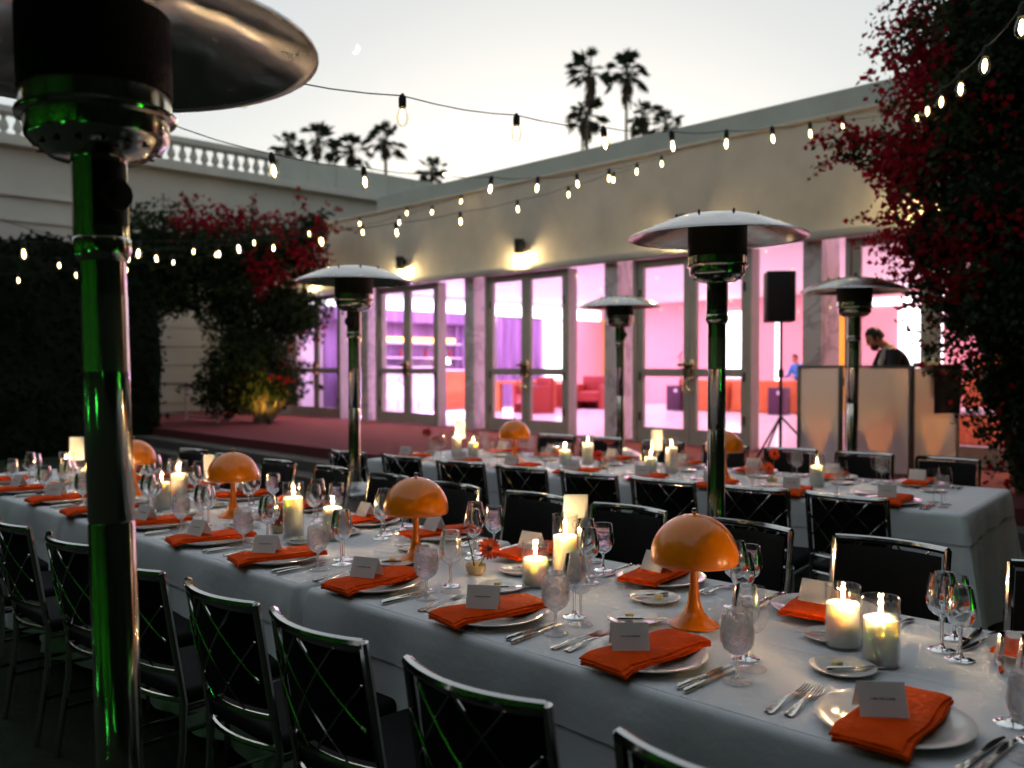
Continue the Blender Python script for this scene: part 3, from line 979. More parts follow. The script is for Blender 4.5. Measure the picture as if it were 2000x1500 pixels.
PALMV = [palm_meshes(i) for i in range(4)]
PALMS = [((-69.8, 44.7, 21.1), 1.1, 'low fan palm at the far left of the left palm group'), ((-59.4, 40.7, 18.9), 1.25, 'bushy fan palm second from the left above the pale building'), ((-60.7, 45.0, 19.2), 1.25, 'fan palm third from the left above the pale building'),
         ((-55.5, 44.4, 18.9), 1.2, 'slim fan palm fourth from the left above the pale building'), ((-64.3, 56.7, 20.0), 1.1, 'small fan palm peeping where the two roofs meet'),
         ((-48.5, 59.5, 26.2), 1.45, 'tallest leaning fan palm, left of the tall pair above the hall'), ((-45.6, 62.2, 26.4), 1.45, 'tall straight fan palm, right of the tall pair above the hall'),
         ((-50.4, 63.1, 23.9), 1.35, 'shorter fan palm standing in front of the tall pair'), ((-60.1, 74.6, 27.4), 1.2, 'slim fan palm overlapping the leaning tall palm'), ((-52.6, 74.8, 26.4), 1.5, 'fan palm low over the hall roof right of the tall pair'), ((-53.6, 80.8, 27.0), 1.4, 'rightmost fan palm, crown just above the hall roof'),
         ((-66.4, 18.6, 18.6), 1.3, 'fan palm at the left edge behind the foreground heater')]
for i, ((x, y, z), sc, lb) in enumerate(PALMS):
    t = thing('fan_palm', lb, 'palm', (x, y, 0), rng.uniform(0, 6), 'fan palms beyond the roofs')
    lean = 1.6 if i == 5 else 0.25
    link('trunk', G().tube([(0, 0, 0), (lean * 0.1, 0, z * 0.4), (lean * 0.5, 0, z * 0.75), (lean * 0.8, 0, z)], [0.24, 0.16, 0.13, 0.12], 7).mesh('trunk', 'palm_bark'), t)
    link('crown', PALMV[i % 4][0], t, (lean * 0.8, 0, z), (0, 0, rng.uniform(0, 6)), sc * 0.8)
    link('skirt', PALMV[i % 4][1], t, (lean * 0.8, 0, z), (0, 0, 0), (sc * 0.75, sc * 0.75, sc * (0.9 if i in (5, 6, 7) else 0.5)))

# moon: thin crescent far away
g = G()
n = 18
Rm = 8.0
outer = [(Rm * math.cos(a), Rm * math.sin(a)) for a in [math.pi * (-0.5 + k / n) for k in range(n + 1)]]
inner = [(x * 0.45, y) for x, y in outer]
top, botm = [], []
vs_, fs_ = [], []
for k in range(n + 1):
    vs_ += [(outer[k][0], 0, outer[k][1]), (inner[k][0], 0, inner[k][1]), ((outer[k][0] + inner[k][0]) / 2, -1.5 * math.cos(math.pi * (-0.5 + k / n)), outer[k][1]), ((outer[k][0] + inner[k][0]) / 2, 1.5 * math.cos(math.pi * (-0.5 + k / n)), outer[k][1])]
for k in range(n):
    a, b = k * 4, (k + 1) * 4
    for i0, i1 in ((0, 2), (2, 1), (1, 3), (3, 0)):
        fs_.append((a + i0, a + i1, b + i1, b + i0))
mo = link('moon', g.add(vs_, fs_).mesh('moon', 'moonlight'), None, (-1229.7, 916.2, 533.7), (0, R(28), R(53)))
tag(mo, 'thin white crescent moon high in the pale sky', 'moon')

# ------------------------------------------------------------------ string lights
SOCK = G().lathe([(0.001, 0.01), (0.008, 0.01), (0.012, 0.0), (0.02, -0.012), (0.02, -0.055), (0.016, -0.06), (0.001, -0.06)], 10).mesh('socket', 'black_matte')
BULB = G().lathe([(0.014, -0.058), (0.02, -0.075), (0.029, -0.1), (0.031, -0.118), (0.026, -0.14), (0.014, -0.153), (0.001, -0.157)], 12, cap=False).mesh('bulb', 'bulb_glass')
FILA = G().lathe([(0.001, -0.07), (0.008, -0.075), (0.0125, -0.098), (0.0135, -0.118), (0.008, -0.134), (0.001, -0.145)], 8).mesh('filament', 'bulb_core')
# bulb runs: first bulb, step per bulb, lamp heights, wall anchor (all in metres)
sc9 = 0.91 / 0.61


def strand(label, p0, p1, zs, before, anchor, tilt=None):
    n = len(zs)
    c = Vector((0, 0, 1.5))
    a, b = Vector((p0[0] * sc9, p0[1] * sc9, 0)), Vector((p1[0] * sc9, p1[1] * sc9, 0))
    st = (b - a) / (n - 1)
    zz = [1.5 + (z - 1.5) * sc9 + 0.11 for z in zs]
    pts = [a + st * k + Vector((0, 0, zz[k])) for k in range(n)]
    for k in range(1, before + 1):
        pts.insert(0, a - st * k + Vector((0, 0, zz[0] - (zz[1] - zz[0]) * k * 0.5 + 0.06 * k * k)))
    t = thing('string_lights', label, 'string lights', pts[0], 0, 'festoon strings over the tables')
    o = pts[0]
    cord = [pts[0] - st * 3 + Vector((0, 0, 1.2)) - o] + [p - o for p in pts] + ([Vector(anchor) - o] if anchor else [])
    fine = []
    for k in range(len(cord) - 1):
        for q in range(4):
            f = q / 4
            fine.append(cord[k].lerp(cord[k + 1], f) + Vector((0, 0, -0.02 * math.sin(math.pi * f))))
    fine.append(cord[-1])
    link('cord', G().tube(fine, 0.0034, 5).mesh('cord', 'black_matte'), t)
    for k, p in enumerate(pts):
        tl_ = (rng.uniform(-0.12, 0.12), rng.uniform(-0.12, 0.12), 0)
        if tilt is not None and k == tilt + before:
            tl_ = (0, R(-85), YAW)
        s = link('socket', SOCK, t, p - o, tl_)
        link('bulb', BULB, s)
        link('filament', FILA, s)


A1, A2, A3 = (-12.785, 11.0, 4.483), (-7.912, 10.755, 4.376), (-4.476, 10.585, 4.448)
A0 = (-17.6, 11.25, 4.45)
strand('festoon string from behind the left heater to the far right wall hook', (-2.302, 1.337), (-2.675, 6.222), [2.262, 2.336, 2.404, 2.484, 2.589, 2.719, 2.864, 3.018, 3.195], 5, A3)
strand('festoon string second from top, ending at the middle wall hook', (-3.276, 2.018), (-4.708, 7.341), [2.305, 2.369, 2.455, 2.55, 2.662, 2.798, 2.951, 3.119, 3.303, 3.507], 5, A2, tilt=2)
strand('lowest festoon string, rising left to right to the middle hook', (-5.176, 1.686), (-4.942, 6.573), [2.097, 2.152, 2.234, 2.337, 2.462, 2.611, 2.779, 2.977, 3.192], 5, A2)
strand('festoon string crossing the bougainvillea to the left wall hook', (-6.519, 3.031), (-7.596, 7.184), [2.3, 2.401, 2.52, 2.662, 2.817, 2.998, 3.197, 3.413], 2, A1)
strand('farthest festoon string over the hedge at the left', (-9.98, 3.2), (-10.712, 7.426), [2.379, 2.483, 2.593, 2.739, 2.894, 3.078, 3.258, 3.461], 2, A0)
strand('festoon string between hedge and left wall hook, second farthest', (-8.678, 3.129), (-8.06, 6.749), [2.425, 2.525, 2.645, 2.782, 2.932, 3.095, 3.277], 2, A1)
strand('festoon string in front of the towering bougainvillea', (-0.745, 3.011), (-2.023, 5.792), [2.51, 2.59, 2.685, 2.801, 2.919, 3.04], 6, A3)

# ------------------------------------------------------------------ patio heaters


def heater(label, x, y, rz=0.0, leanx=0.0, leany=0.0):
    t = thing('patio_heater', label, 'patio heater', (x, y, 0), rz, 'stainless steel patio heaters')
    t.rotation_euler = (leanx, leany, rz)
    L = lambda nm, g, m, sm=35: link(nm, g if isinstance(g, bpy.types.Mesh) else g.mesh(nm, m, sm), t)
    if 'h' not in HM_:
        H_ = HM_
        H_['base'] = G().lathe([(0.001, 0), (0.23, 0), (0.23, 0.03), (0.215, 0.05), (0.001, 0.05)], 32).mesh('base', 'steel_base')
        H_['tank_housing'] = G().lathe([(0.2, 0.05), (0.2, 0.6), (0.19, 0.62), (0.1, 0.66), (0.05, 0.68)], 32, cap=False).mesh('tank', 'steel_base')
        H_['pole'] = G().lathe([(0.042, 0.66), (0.042, 1.2), (0.0405, 1.202), (0.0405, 1.206), (0.042, 1.208), (0.042, 1.73)], 28, cap=False).mesh('pole', 'steel')
        H_['collar'] = G().lathe([(0.043, 1.70), (0.047, 1.705), (0.053, 1.72), (0.053, 1.74), (0.05, 1.745)], 28, cap=False).mesh('collar', 'steel')
        H_['control_housing'] = G().lathe([(0.05, 1.745), (0.05, 1.90)], 28, cap=False).mesh('control', 'steel')
        H_['burner_cup'] = G().lathe([(0.05, 1.893), (0.085, 1.897), (0.122, 1.925), (0.128, 1.935), (0.128, 1.965), (0.141, 1.968), (0.143, 1.973), (0.141, 1.979), (0.134, 1.982), (0.134, 2.02)], 36, cap=False).mesh('cup', 'steel')
        H_['emitter_screen'] = G().lathe([(0.1365, 2.015), (0.1365, 2.165)], 36, cap=False).mesh('emit', 'emitter')
        H_['emitter_core'] = G().lathe([(0.1, 1.97), (0.1, 2.16)], 20).mesh('core', 'emitter')
        cp = [(0.001, 2.213), (0.13, 2.21), (0.19, 2.199), (0.26, 2.175), (0.34, 2.142), (0.4, 2.114), (0.414, 2.106), (0.416, 2.1), (0.411, 2.099), (0.398, 2.108), (0.338, 2.136), (0.255, 2.169), (0.185, 2.193), (0.125, 2.204), (0.001, 2.206)]
        H_['canopy'] = G().lathe(cp, 48, cap=False).mesh('canopy', 'steel_canopy', 50)
        H_['knob'] = G().lathe([(0.001, 0), (0.03, 0), (0.03, 0.018), (0.012, 0.02), (0.012, 0.03), (0.001, 0.03)], 14, Matrix.Translation((0, -0.048, 1.82)) @ Matrix.Rotation(R(90), 4, 'X')).mesh('knob', 'black_matte')
        H_['rivet'] = G().lathe([(0.001, 0.016), (0.005, 0.014), (0.006, 0)], 8, cap=False).mesh('rivet', 'black_metal')
        H_['vent_slot'] = G().box(-0.004, 0.004, -0.112, -0.088, 0, 0.003).mesh('slot', 'black_metal', 0)
        H_['label_film'] = G().lathe([(0.0425, 1.49), (0.0425, 1.635)], 28, cap=False).mesh('film', 'film')
        H_['control_panel'] = G().grid([[(0.0512 * math.cos(R(a)), 0.0512 * math.sin(R(a)), z) for z in (1.765, 1.885)] for a in range(-130, -49, 8)]).mesh('cpanel', 'black_metal')
        H_['h'] = 1
    for nm in ('base', 'tank_housing', 'pole', 'collar', 'control_housing', 'burner_cup', 'emitter_screen', 'emitter_core', 'canopy', 'knob', 'label_film', 'control_panel'):
        link(nm, HM_[nm], t)
    for k in range(8):
        a = k * math.pi / 4 + 0.2
        link('rivet', HM_['rivet'], t, (0.2 * math.cos(a), 0.2 * math.sin(a), 2.195))
    for k in range(16):
        a = k * math.pi / 8
        m = link('vent_slot', HM_['vent_slot'], t, (0, 0, 1.9085), (0, 0, a))
    return t


HM_ = {}
hl = heater('large foreground patio heater, its chrome pole streaked with green', -1.713, 0.739, 0)
hl.rotation_euler = (Matrix.Rotation(R(-1.5), 4, Vector((-0.687, 0.727, 0))) @ Matrix.Rotation(R(95), 4, 'Z')).to_euler()
heater('patio heater between the two tables, third from the left', -2.199, 3.729, R(40))
heater('patio heater at the left end of the back table', -5.217, 3.877, R(10))
heater('smallest patio heater, behind the back table near the doors', -5.437, 7.36, R(90), 0, R(-0.6))
heater('patio heater in front of the booth at the right', -2.962, 7.1, R(200), 0, R(-0.5))

# ------------------------------------------------------------------ tables: cloths


def table_cloth(label, name_seed, cx, cyy, L, W, rz, ztop=0.75, flare=0.1, creases=(0.0,), close_l=False, close_r=False):
    r = random.Random(name_seed)
    ph = [r.uniform(0, 6.28) for _ in range(6)]
    # perimeter samples (rounded rectangle), counter clockwise
    per = []
    cr = 0.035
    step = 0.03
    corners = [(L / 2 - cr, -W / 2 + cr, -90), (L / 2 - cr, W / 2 - cr, 0), (-L / 2 + cr, W / 2 - cr, 90), (-L / 2 + cr, -W / 2 + cr, 180)]
    for i, (x, y, a0) in enumerate(corners):
        for k in range(7):
            a = R(a0 + 15 * k)
            per.append((x + cr * math.cos(a), y + cr * math.sin(a), math.cos(a), math.sin(a), 1.0 - abs(k - 3) / 3.6))
        x2, y2, a2 = corners[(i + 1) % 4]
        p = Vector((x + cr * math.cos(R(a0 + 90)), y + cr * math.sin(R(a0 + 90))))
        q = Vector((x2 + cr * math.cos(R(a2)), y2 + cr * math.sin(R(a2))))
        m = int((q - p).length / step)
        for k in range(1, m):
            f = k / m
            pt = p.lerp(q, f)
            dd = min(f, 1 - f) * (q - p).length
            per.append((pt.x, pt.y, math.cos(R(a0 + 90)), math.sin(R(a0 + 90)), max(0, 1 - dd / 0.22) * 0.55))
    P = []
    s = 0.0
    last = None
    for (x, y, nx, ny, c) in per:
        if last:
            s += math.hypot(x - last[0], y - last[1])
        last = (x, y)
        wv = (math.sin(s * 17 + ph[0]) * 0.5 + math.sin(s * 9.3 + ph[1]) * 0.6 + math.sin(s * 31 + ph[2]) * 0.25 + math.sin(s * 4.1 + ph[3]) * 0.4)
        fl = 0.35 if ((close_l and nx < -0.5) or (close_r and nx > 0.5)) else 1.0
        row = []
        rr = 0.022
        for k in range(5):
            a = R(90 - 22.5 * k)
            row.append((x + nx * (rr * math.cos(a) - rr), y + ny * (rr * math.cos(a) - rr), ztop - rr + rr * math.sin(a)))
        for z in (0.70, 0.66, 0.605, 0.60, 0.598, 0.5, 0.4, 0.28, 0.15, 0.06):
            dz = (ztop - z) / ztop
            off = (flare * c * 1.6 * dz + 0.02 * dz + wv * 0.03 * dz ** 0.8) * fl
            if z >= 0.6:
                off += 0.004
            else:
                off -= 0.001
            row.append((x + nx * off, y + ny * off, z))
        P.append(row)
    g = G().grid(P, True)
    # top sheet with pressed creases
    nx_, ny_ = int(L / 0.045), int(W / 0.045)
    xs = [(-L / 2 + 0.024) + (L - 0.048) * i / nx_ for i in range(nx_ + 1)]
    ys = sorted([(-W / 2 + 0.024) + (W - 0.048) * j / ny_ for j in range(ny_ + 1)] + [c_ * W + e for c_ in creases for e in (-0.006, 0.0, 0.006)])
    T = []
    for x in xs:
        row = []
        for y in ys:
            ed = min(1, (L / 2 - abs(x)) / 0.08, (W / 2 - abs(y)) / 0.08)
            z = ztop + 0.0014 * noise.noise(Vector((x * 5 + ph[4], y * 5, ph[5]))) * ed
            for c_ in creases:
                z += 0.0022 * max(0, 1 - abs(y - c_ * W) / 0.0065) * ed
            row.append((x, y, z))
        T.append(row)
    g2 = G().grid(T)
    # rim joining top sheet to the rolled edge
    g.add(g2.v, g2.f)
    o = link('tablecloth', g.mesh('tablecloth', 'linen', 60), None, (cx, cyy, 0), (0, 0, rz))
    return tag(o, label, 'tablecloth', 'white linen cloths on the long tables')


ZT = 0.75
NY, FY = 1.71, 2.79
CYM, WM = (NY + FY) / 2, FY - NY
table_cloth('white linen cloth on the nearest section of the front table', 1, (-2.595 + 0.25) / 2, CYM, 2.845, WM, 0, creases=(-0.02, 0.3), close_l=True)
table_cloth('white linen cloth on the middle section of the front table', 2, (-2.625 - 4.73) / 2, CYM, 2.105, WM, 0, creases=(0.02,), close_l=True, close_r=True)
table_cloth('white linen cloth on the far left section of the front table', 3, (-4.75 - 6.95) / 2, CYM, 2.2, WM, 0, creases=(0.02,), close_r=True)
BA = R(4.8)
BO = Vector((-3.72, 5.27, 0))


def B(x, y, z=0.0):
    return Matrix.Translation(BO) @ Matrix.Rotation(BA, 4, 'Z') @ Vector((x, y, z))


BW = 1.24
q = B(1.13, 0)
table_cloth('white linen cloth on the right section of the back table', 4, q.x, q.y, 2.23, BW, BA, creases=(0.0,), close_l=True)
q = B(-1.11, 0)
table_cloth('white linen cloth on the left section of the back table', 5, q.x, q.y, 2.2, BW, BA, creases=(0.0,), close_r=True)

# ------------------------------------------------------------------ chairs
CH = {}


def bow(x):
    return -0.05 * (1 - (x / 0.2) ** 2)


def backy(z):            # back leans away from the table
    return -0.2 - 0.07 * (z - 0.45) / 0.42


def chair_meshes():
    zt = 0.862
    hw = 0.198
    tr = [(x, backy(zt) + bow(x), zt) for x in [-hw + 2 * hw * i / 14 for i in range(15)]]
    CH['top_rail'] = (G().tube(tr, 0.0135, 8).mesh('top_rail', 'chrome'), 1)
    for nm, z in (('lower_rail', 0.545), ('seat_back_rail', 0.455)):
        lr = [(x, backy(z) + bow(x) * 0.9, z) for x in [-hw + 2 * hw * i / 10 for i in range(11)]]
        CH[nm] = (G().tube(lr, 0.0085, 6).mesh(nm, 'chrome'), 1)
    for s, nm in ((-1, 'l'), (1, 'r')):
        CH['rear_leg_' + nm] = (G().tube([(s * 0.2, -0.25, 0.0), (s * hw, -0.205, 0.3), (s * hw, backy(0.45), 0.45), (s * hw, backy(0.7), 0.7), (s * hw, backy(zt), zt + 0.004)], 0.0125, 8).mesh('leg', 'chrome'), 'leg')
        CH['front_leg_' + nm] = (G().tube([(s * 0.2, 0.2, 0.0), (s * 0.2, 0.19, 0.44)], 0.0125, 8).mesh('leg', 'chrome'), 'leg')
        CH['side_rail_' + nm] = (G().tube([(s * 0.2, 0.19, 0.425), (s * 0.199, -0.195, 0.425)], 0.009, 6).mesh('side_rail', 'chrome'), 'side_rail')
        CH['stretcher_' + nm] = (G().tube([(s * 0.2, 0.197, 0.18), (s * 0.2, -0.225, 0.18)], 0.008, 6).mesh('stretcher', 'chrome'), 'stretcher')
    # padded back panel: front face towards the table
    P = []
    for i in range(13):
        x = -0.18 + 0.36 * i / 12
        row = []
        loop = [(0.575, 0.006), (0.56, 0.018), (0.575, 0.03), (0.7, 0.036), (0.82, 0.032), (0.842, 0.02), (0.835, 0.008), (0.7, 0.004)]
        for z, off in loop + [loop[0]]:
            e = 1 - 0.5 * max(0, (abs(x) - 0.165) / 0.015)
            row.append((x, backy(z) + bow(x) * 0.95 + 0.018 + (off - 0.018) * e, z))
        P.append(row)
    gp = G().grid(P)
    n9 = 9
    gp.f.append(tuple(range(n9 - 1)))
    gp.f.append(tuple(12 * n9 + k for k in range(n9 - 2, -1, -1)))
    CH['back_pad'] = (gp.mesh('back_pad', 'vinyl'), 1)
    CH['seat'] = (G().bbox(-0.21, 0.21, -0.2, 0.215, 0.437, 0.49, 0.022, 3).mesh('seat', 'vinyl', 50), 1)
    # lattice rods, clipped to the back panel
    x0, x1, z0, z1 = -0.185, 0.185, 0.56, 0.85
    k = 0
    for sgn in (1, -1):
        for c in (-0.28, -0.13, 0.02, 0.17):
            # line z = zc + sgn*1.15*(x - c')
            pts = []
            for i in range(60):
                x = x0 + (x1 - x0) * i / 59
                z = 0.705 - 1.15 * sgn * (x - sgn * c * 0.9 + 0.02 * sgn)
                if z0 <= z <= z1:
                    pts.append((x, backy(z) + bow(x) - 0.006 - (0.004 if sgn > 0 else 0), z))
            if len(pts) < 8:
                continue
            sel = [pts[int(j * (len(pts) - 1) / 5)] for j in range(6)]
            CH['rod%d' % k] = (G().tube(sel, 0.0042, 6).mesh('lattice_rod', 'chrome'), 'lattice_rod')
            k += 1


chair_meshes()


def chair(label, x, y, rz, group, full=True):
    t = thing('banquet_chair', label, 'chair', (x, y, 0), rz, group)
    for nm, (me, base) in CH.items():
        link(nm if base == 1 else base, me, t)
    return t


GC = 'chrome lattice chairs round the tables'
NX = [-0.693, -1.30, -1.855, -2.33, -2.89, -3.43, -3.98, -4.55, -5.1, -5.65]
for i, x in enumerate([-0.74, -1.30, -1.845, -2.32, -2.87, -3.42, -3.97, -4.52, -5.07]):
    chair('chrome lattice chair, %s, near side of the front table' % nth(i), x, 1.25 + 0.27 + rng.uniform(-0.012, 0.012), R(rng.uniform(-3, 3)), GC)
FX = [-0.6, -1.215, -1.79, -2.36, -2.93, -3.5, -4.06, -4.63, -5.2, -5.8, -6.35]
for i, x in enumerate(FX):
    chair('black padded chair, %s, far side of the front table' % nth(i), x, 3.25 - 0.27 + rng.uniform(-0.02, 0.02), R(180 + rng.uniform(-4, 4)), GC)
BNX = [-1.9, -2.42, -2.93, -3.42, -3.93, -4.47, -5.0, -5.58]
for i, x in enumerate(BNX):
    u = (x + 3.72) / math.cos(BA)
    q = B(u, -BW / 2 - 0.22)
    chair('chrome lattice chair, %s, near side of the back table' % nth(i), q.x, q.y, BA + R(rng.uniform(-4, 4)), GC)
BFX = [-1.95, -2.5, -3.05, -3.62, -4.18, -4.75, -5.25, -5.7]
for i, x in enumerate(BFX):
    if i == 7:
        continue
    u = (x + 3.72) / math.cos(BA)
    q = B(u, BW / 2 + 0.24)
    chair('black padded chair, %s, far side of the back table' % nth(i), q.x, q.y, math.pi + BA + R(rng.uniform(-5, 5)), GC)

# ------------------------------------------------------------------ place settings
PM = {}
PM['plate'] = G().lathe([(0.001, 0.004), (0.085, 0.004), (0.092, 0.0), (0.1, 0.003), (0.15, 0.018), (0.156, 0.021), (0.157, 0.023), (0.152, 0.0235), (0.105, 0.0115), (0.1, 0.008), (0.001, 0.0075)], 56, cap=False).mesh('plate', 'china', 50)
PM['bread'] = G().lathe([(0.001, 0.003), (0.045, 0.003), (0.05, 0.0), (0.055, 0.003), (0.078, 0.013), (0.08, 0.0155), (0.077, 0.016), (0.056, 0.0075), (0.001, 0.0065)], 40, cap=False).mesh('bread', 'china', 50)


def napkin_mesh(seed):
    r = random.Random(seed)
    g = G()
    Wn, Ln = 0.145, 0.345
    z0 = 0.0
    for layer, (sx, sy, th, ox, oy) in enumerate(((1, 1, 0.0055, 0, 0), (0.99, 0.995, 0.005, 0.0015, -0.001), (0.95, 0.99, 0.006, -0.004, 0.002))):
        nu, nv = 18, 8
        top = []
        ang = r.uniform(-0.012, 0.012)
        for i in range(nu + 1):
            v = i / nu - 0.5
            row = []
            for j in range(nv + 1):
                u_ = j / nv - 0.5
                x = u_ * Wn * sx + ox + 0.004 * math.sin(v * 9 + layer)
                y = v * Ln * sy + oy
                x, y = x * math.cos(ang) - y * math.sin(ang), x * math.sin(ang) + y * math.cos(ang)
                droop = -0.05 * max(0, abs(v) - 0.4) ** 1.0 * (1.8 if v < 0 else 0.6)
                b = th * (1 - max(0, (abs(u_) - 0.44) / 0.06) ** 2 * 0.5)
                wv = 0.0022 * noise.noise(Vector((x * 22 + seed, y * 16, layer * 3.1)))
                row.append((x, y, z0 + b + droop + wv))
            top.append(row)
        bot = [[(x, y, z - th * 0.96) for (x, y, z) in row] for row in top]
        g.grid(top)
        g.grid([row[::-1] for row in bot])
        for A_, B_ in ((top[0], bot[0]), (bot[-1], top[-1]), ([r_[0] for r_ in bot], [r_[0] for r_ in top]), ([r_[-1] for r_ in top], [r_[-1] for r_ in bot])):
            mid = [((a[0] + b[0]) / 2 * 1.012, (a[1] + b[1]) / 2 * 1.012, (a[2] + b[2]) / 2) for a, b in zip(A_, B_)]
            g.grid([B_, mid, A_])
        z0 += th * 1.02
    return g.mesh('napkin', 'napkin', 50)


NAPK = [napkin_mesh(i) for i in range(4)]
CW, CHT, CD = 0.095, 0.062, 0.032


def card_mesh():
    g = G()
    t = 0.0006
    for s in (1, -1):
        g.add([(-CW / 2, s * CD, 0), (CW / 2, s * CD, 0), (CW / 2, 0, CHT), (-CW / 2, 0, CHT), (-CW / 2, s * CD - s * t * 2, 0), (CW / 2, s * CD - s * t * 2, 0), (CW / 2, 0, CHT - t * 2), (-CW / 2, 0, CHT - t * 2)],
              [(0, 1, 2, 3), (7, 6, 5, 4), (0, 4, 5, 1), (1, 5, 6, 2), (3, 7, 4, 0)])
    return g.mesh('card', 'card', 0)


PM['card'] = card_mesh()


def letter_mesh(seed, s):
    r = random.Random(seed)
    g = G()
    x = -0.024
    zc = 0.032
    while x < 0.024:
        wd = r.choice((0.0012, 0.0018, 0.0022))
        if r.random() < 0.14:
            x += 0.002
            continue
        yy = lambda z: -(CD * (1 - z / CHT) + 0.0009)
        g.add([(x, yy(zc - 0.0016), zc - 0.0016), (x + wd, yy(zc - 0.0016), zc - 0.0016), (x + wd, yy(zc + 0.0016), zc + 0.0016), (x, yy(zc + 0.0016), zc + 0.0016)], [(0, 1, 2, 3)])
        x += wd + 0.0009
    return g.mesh('lettering', 'ink', 0)


LET = [letter_mesh(i, 1) for i in range(5)]


def fork_mesh():
    g = G()
    P = []
    prof = [(-0.1, 0.008, 0.003), (-0.09, 0.011, 0.004), (-0.06, 0.008, 0.006), (-0.02, 0.0035, 0.012), (0.02, 0.0035, 0.012), (0.04, 0.009, 0.008), (0.05, 0.0115, 0.005)]
    top = [[(-w_, y, z), (0, y, z + 0.0012), (w_, y, z)] for y, w_, z in prof]
    bt = [[(-w_, y, z - 0.002), (0, y, z - 0.002), (w_, y, z - 0.002)] for y, w_, z in prof]
    g.grid(top)
    g.grid([r_[::-1] for r_ in bt])
    g.grid([[a[0], b[0]] for a, b in zip(bt, top)])
    g.grid([[a[-1], b[-1]] for a, b in zip(top, bt)])
    for k in range(4):
        x = -0.0098 + k * 0.0065
        g.tube([(x, 0.048, 0.0045), (x * 1.05, 0.075, 0.006), (x * 1.02, 0.1, 0.012)], [0.0019, 0.0017, 0.0009], 5)
    return g.mesh('fork', 'silver', 60)


def knife_mesh(L=0.115, bw=0.0095):
    g = G()
    g.tube([(0, -L, 0.005), (0, -L + 0.006, 0.005), (0, -0.06, 0.0055), (0, -0.01, 0.0055), (0, 0.0, 0.0055)], [0.004, 0.0072, 0.0068, 0.0045, 0.0042], 8)
    up = [(-0.004, -0.002), (-bw * 0.7, 0.02), (-bw, 0.05), (-bw * 0.9, L * 0.75), (-0.002, L)]
    for z0, z1 in ((0.0045, 0.0062),):
        vs = [(x, y, z1) for x, y in up] + [(0.0045, L * 0.96, z1), (0.0045, -0.002, z1)]
        n_ = len(vs)
        vs += [(x, y, z0) for x, y, z in vs]
        g.add(vs, [tuple(range(n_ - 1, -1, -1)), tuple(range(n_, 2 * n_))] + [(k, (k + 1) % n_, (k + 1) % n_ + n_, k + n_) for k in range(n_)])
    return g.mesh('knife', 'silver', 40)


PM['fork'] = fork_mesh()
PM['knife'] = knife_mesh()
PM['bknife'] = knife_mesh(0.075, 0.011)
PM['butter'] = G().bbox(-0.011, 0.011, -0.011, 0.011, 0, 0.017, 0.004).mesh('butter', 'butter', 30)


def shell(profile, th=0.0011):
    """profile of the outside from rim down to the bowl bottom -> closed wall (outer + inner)"""
    inn = []
    for i, (r, z) in enumerate(profile):
        a = profile[max(0, i - 1)]
        b = profile[min(len(profile) - 1, i + 1)]
        t = Vector((b[0] - a[0], b[1] - a[1])).normalized()
        nn = Vector((t.y, -t.x))
        if nn.x > 0:
            nn = -nn
        q = Vector((r, z)) + nn * th
        inn.append((max(0.0004, q.x), q.y if i < len(profile) - 1 else z + th))
    return inn


GOB = [(0.0335, 0.172), (0.0365, 0.155), (0.0395, 0.13), (0.0405, 0.112), (0.0385, 0.096), (0.031, 0.08), (0.018, 0.069), (0.007, 0.062)]
WINE = [(0.029, 0.205), (0.0335, 0.185), (0.0385, 0.16), (0.0405, 0.14), (0.0385, 0.122), (0.031, 0.105), (0.018, 0.094), (0.006, 0.089)]
WINE2 = [(r * 0.9, z * 0.92) for r, z in WINE]


def stem_profile(b, sr=0.0042):
    zb = b[-1][1]
    return [(b[-1][0], zb), (sr * 1.2, zb - 0.006), (sr, zb - 0.02), (sr, 0.022), (sr * 1.6, 0.012), (0.012, 0.0065), (0.028, 0.0035), (0.036, 0.002), (0.0365, 0.001), (0.036, 0.0), (0.0005, 0.0)]


def glass_mesh(name, b, mat, sr=0.0042, n=28):
    inn = shell(b)
    prof = inn[::-1] + b + stem_profile(b, sr)[1:]
    prof[0] = (0.0003, prof[0][1])
    return G().lathe(prof, n, cap=False).mesh(name, mat, 60)


def single_glass(name, b, mat, sr=0.0042, n=16):
    prof = b + stem_profile(b, sr)[1:]
    return G().lathe(prof, n, cap=False).mesh(name, mat, 60)


def water_mesh(b, fill):
    inn = [(r * 0.965 - 0.0004, z) for r, z in shell(b)]
    out = [(r, z) for r, z in inn if z <= fill]
    out = [(out[0][0] * 1.0, fill)] + out
    prof = [(0.0003, fill)] + out
    prof[-1] = (0.0003, prof[-1][1] + 0.001)
    return G().lathe(prof[::-1], 24, cap=False).mesh('water', 'ice_water', 50)


PM['goblet'] = glass_mesh('goblet', GOB, 'crystal')
PM['goblet_fog'] = single_glass('goblet_fog', GOB, 'fogged_glass', n=28)
PM['wine'] = glass_mesh('wine', WINE, 'crystal')
PM['wine2'] = glass_mesh('wine2', WINE2, 'crystal')
PM['wine_fog'] = single_glass('wine_fog', WINE, 'frosty_glass', n=28)
PM['water'] = water_mesh(GOB, 0.15)
PM['goblet_s'] = single_glass('goblet_s', GOB, 'frosty_glass')
PM['wine_s'] = single_glass('wine_s', WINE, 'clear_glass')
PM['wine2_s'] = single_glass('wine2_s', WINE2, 'clear_glass')


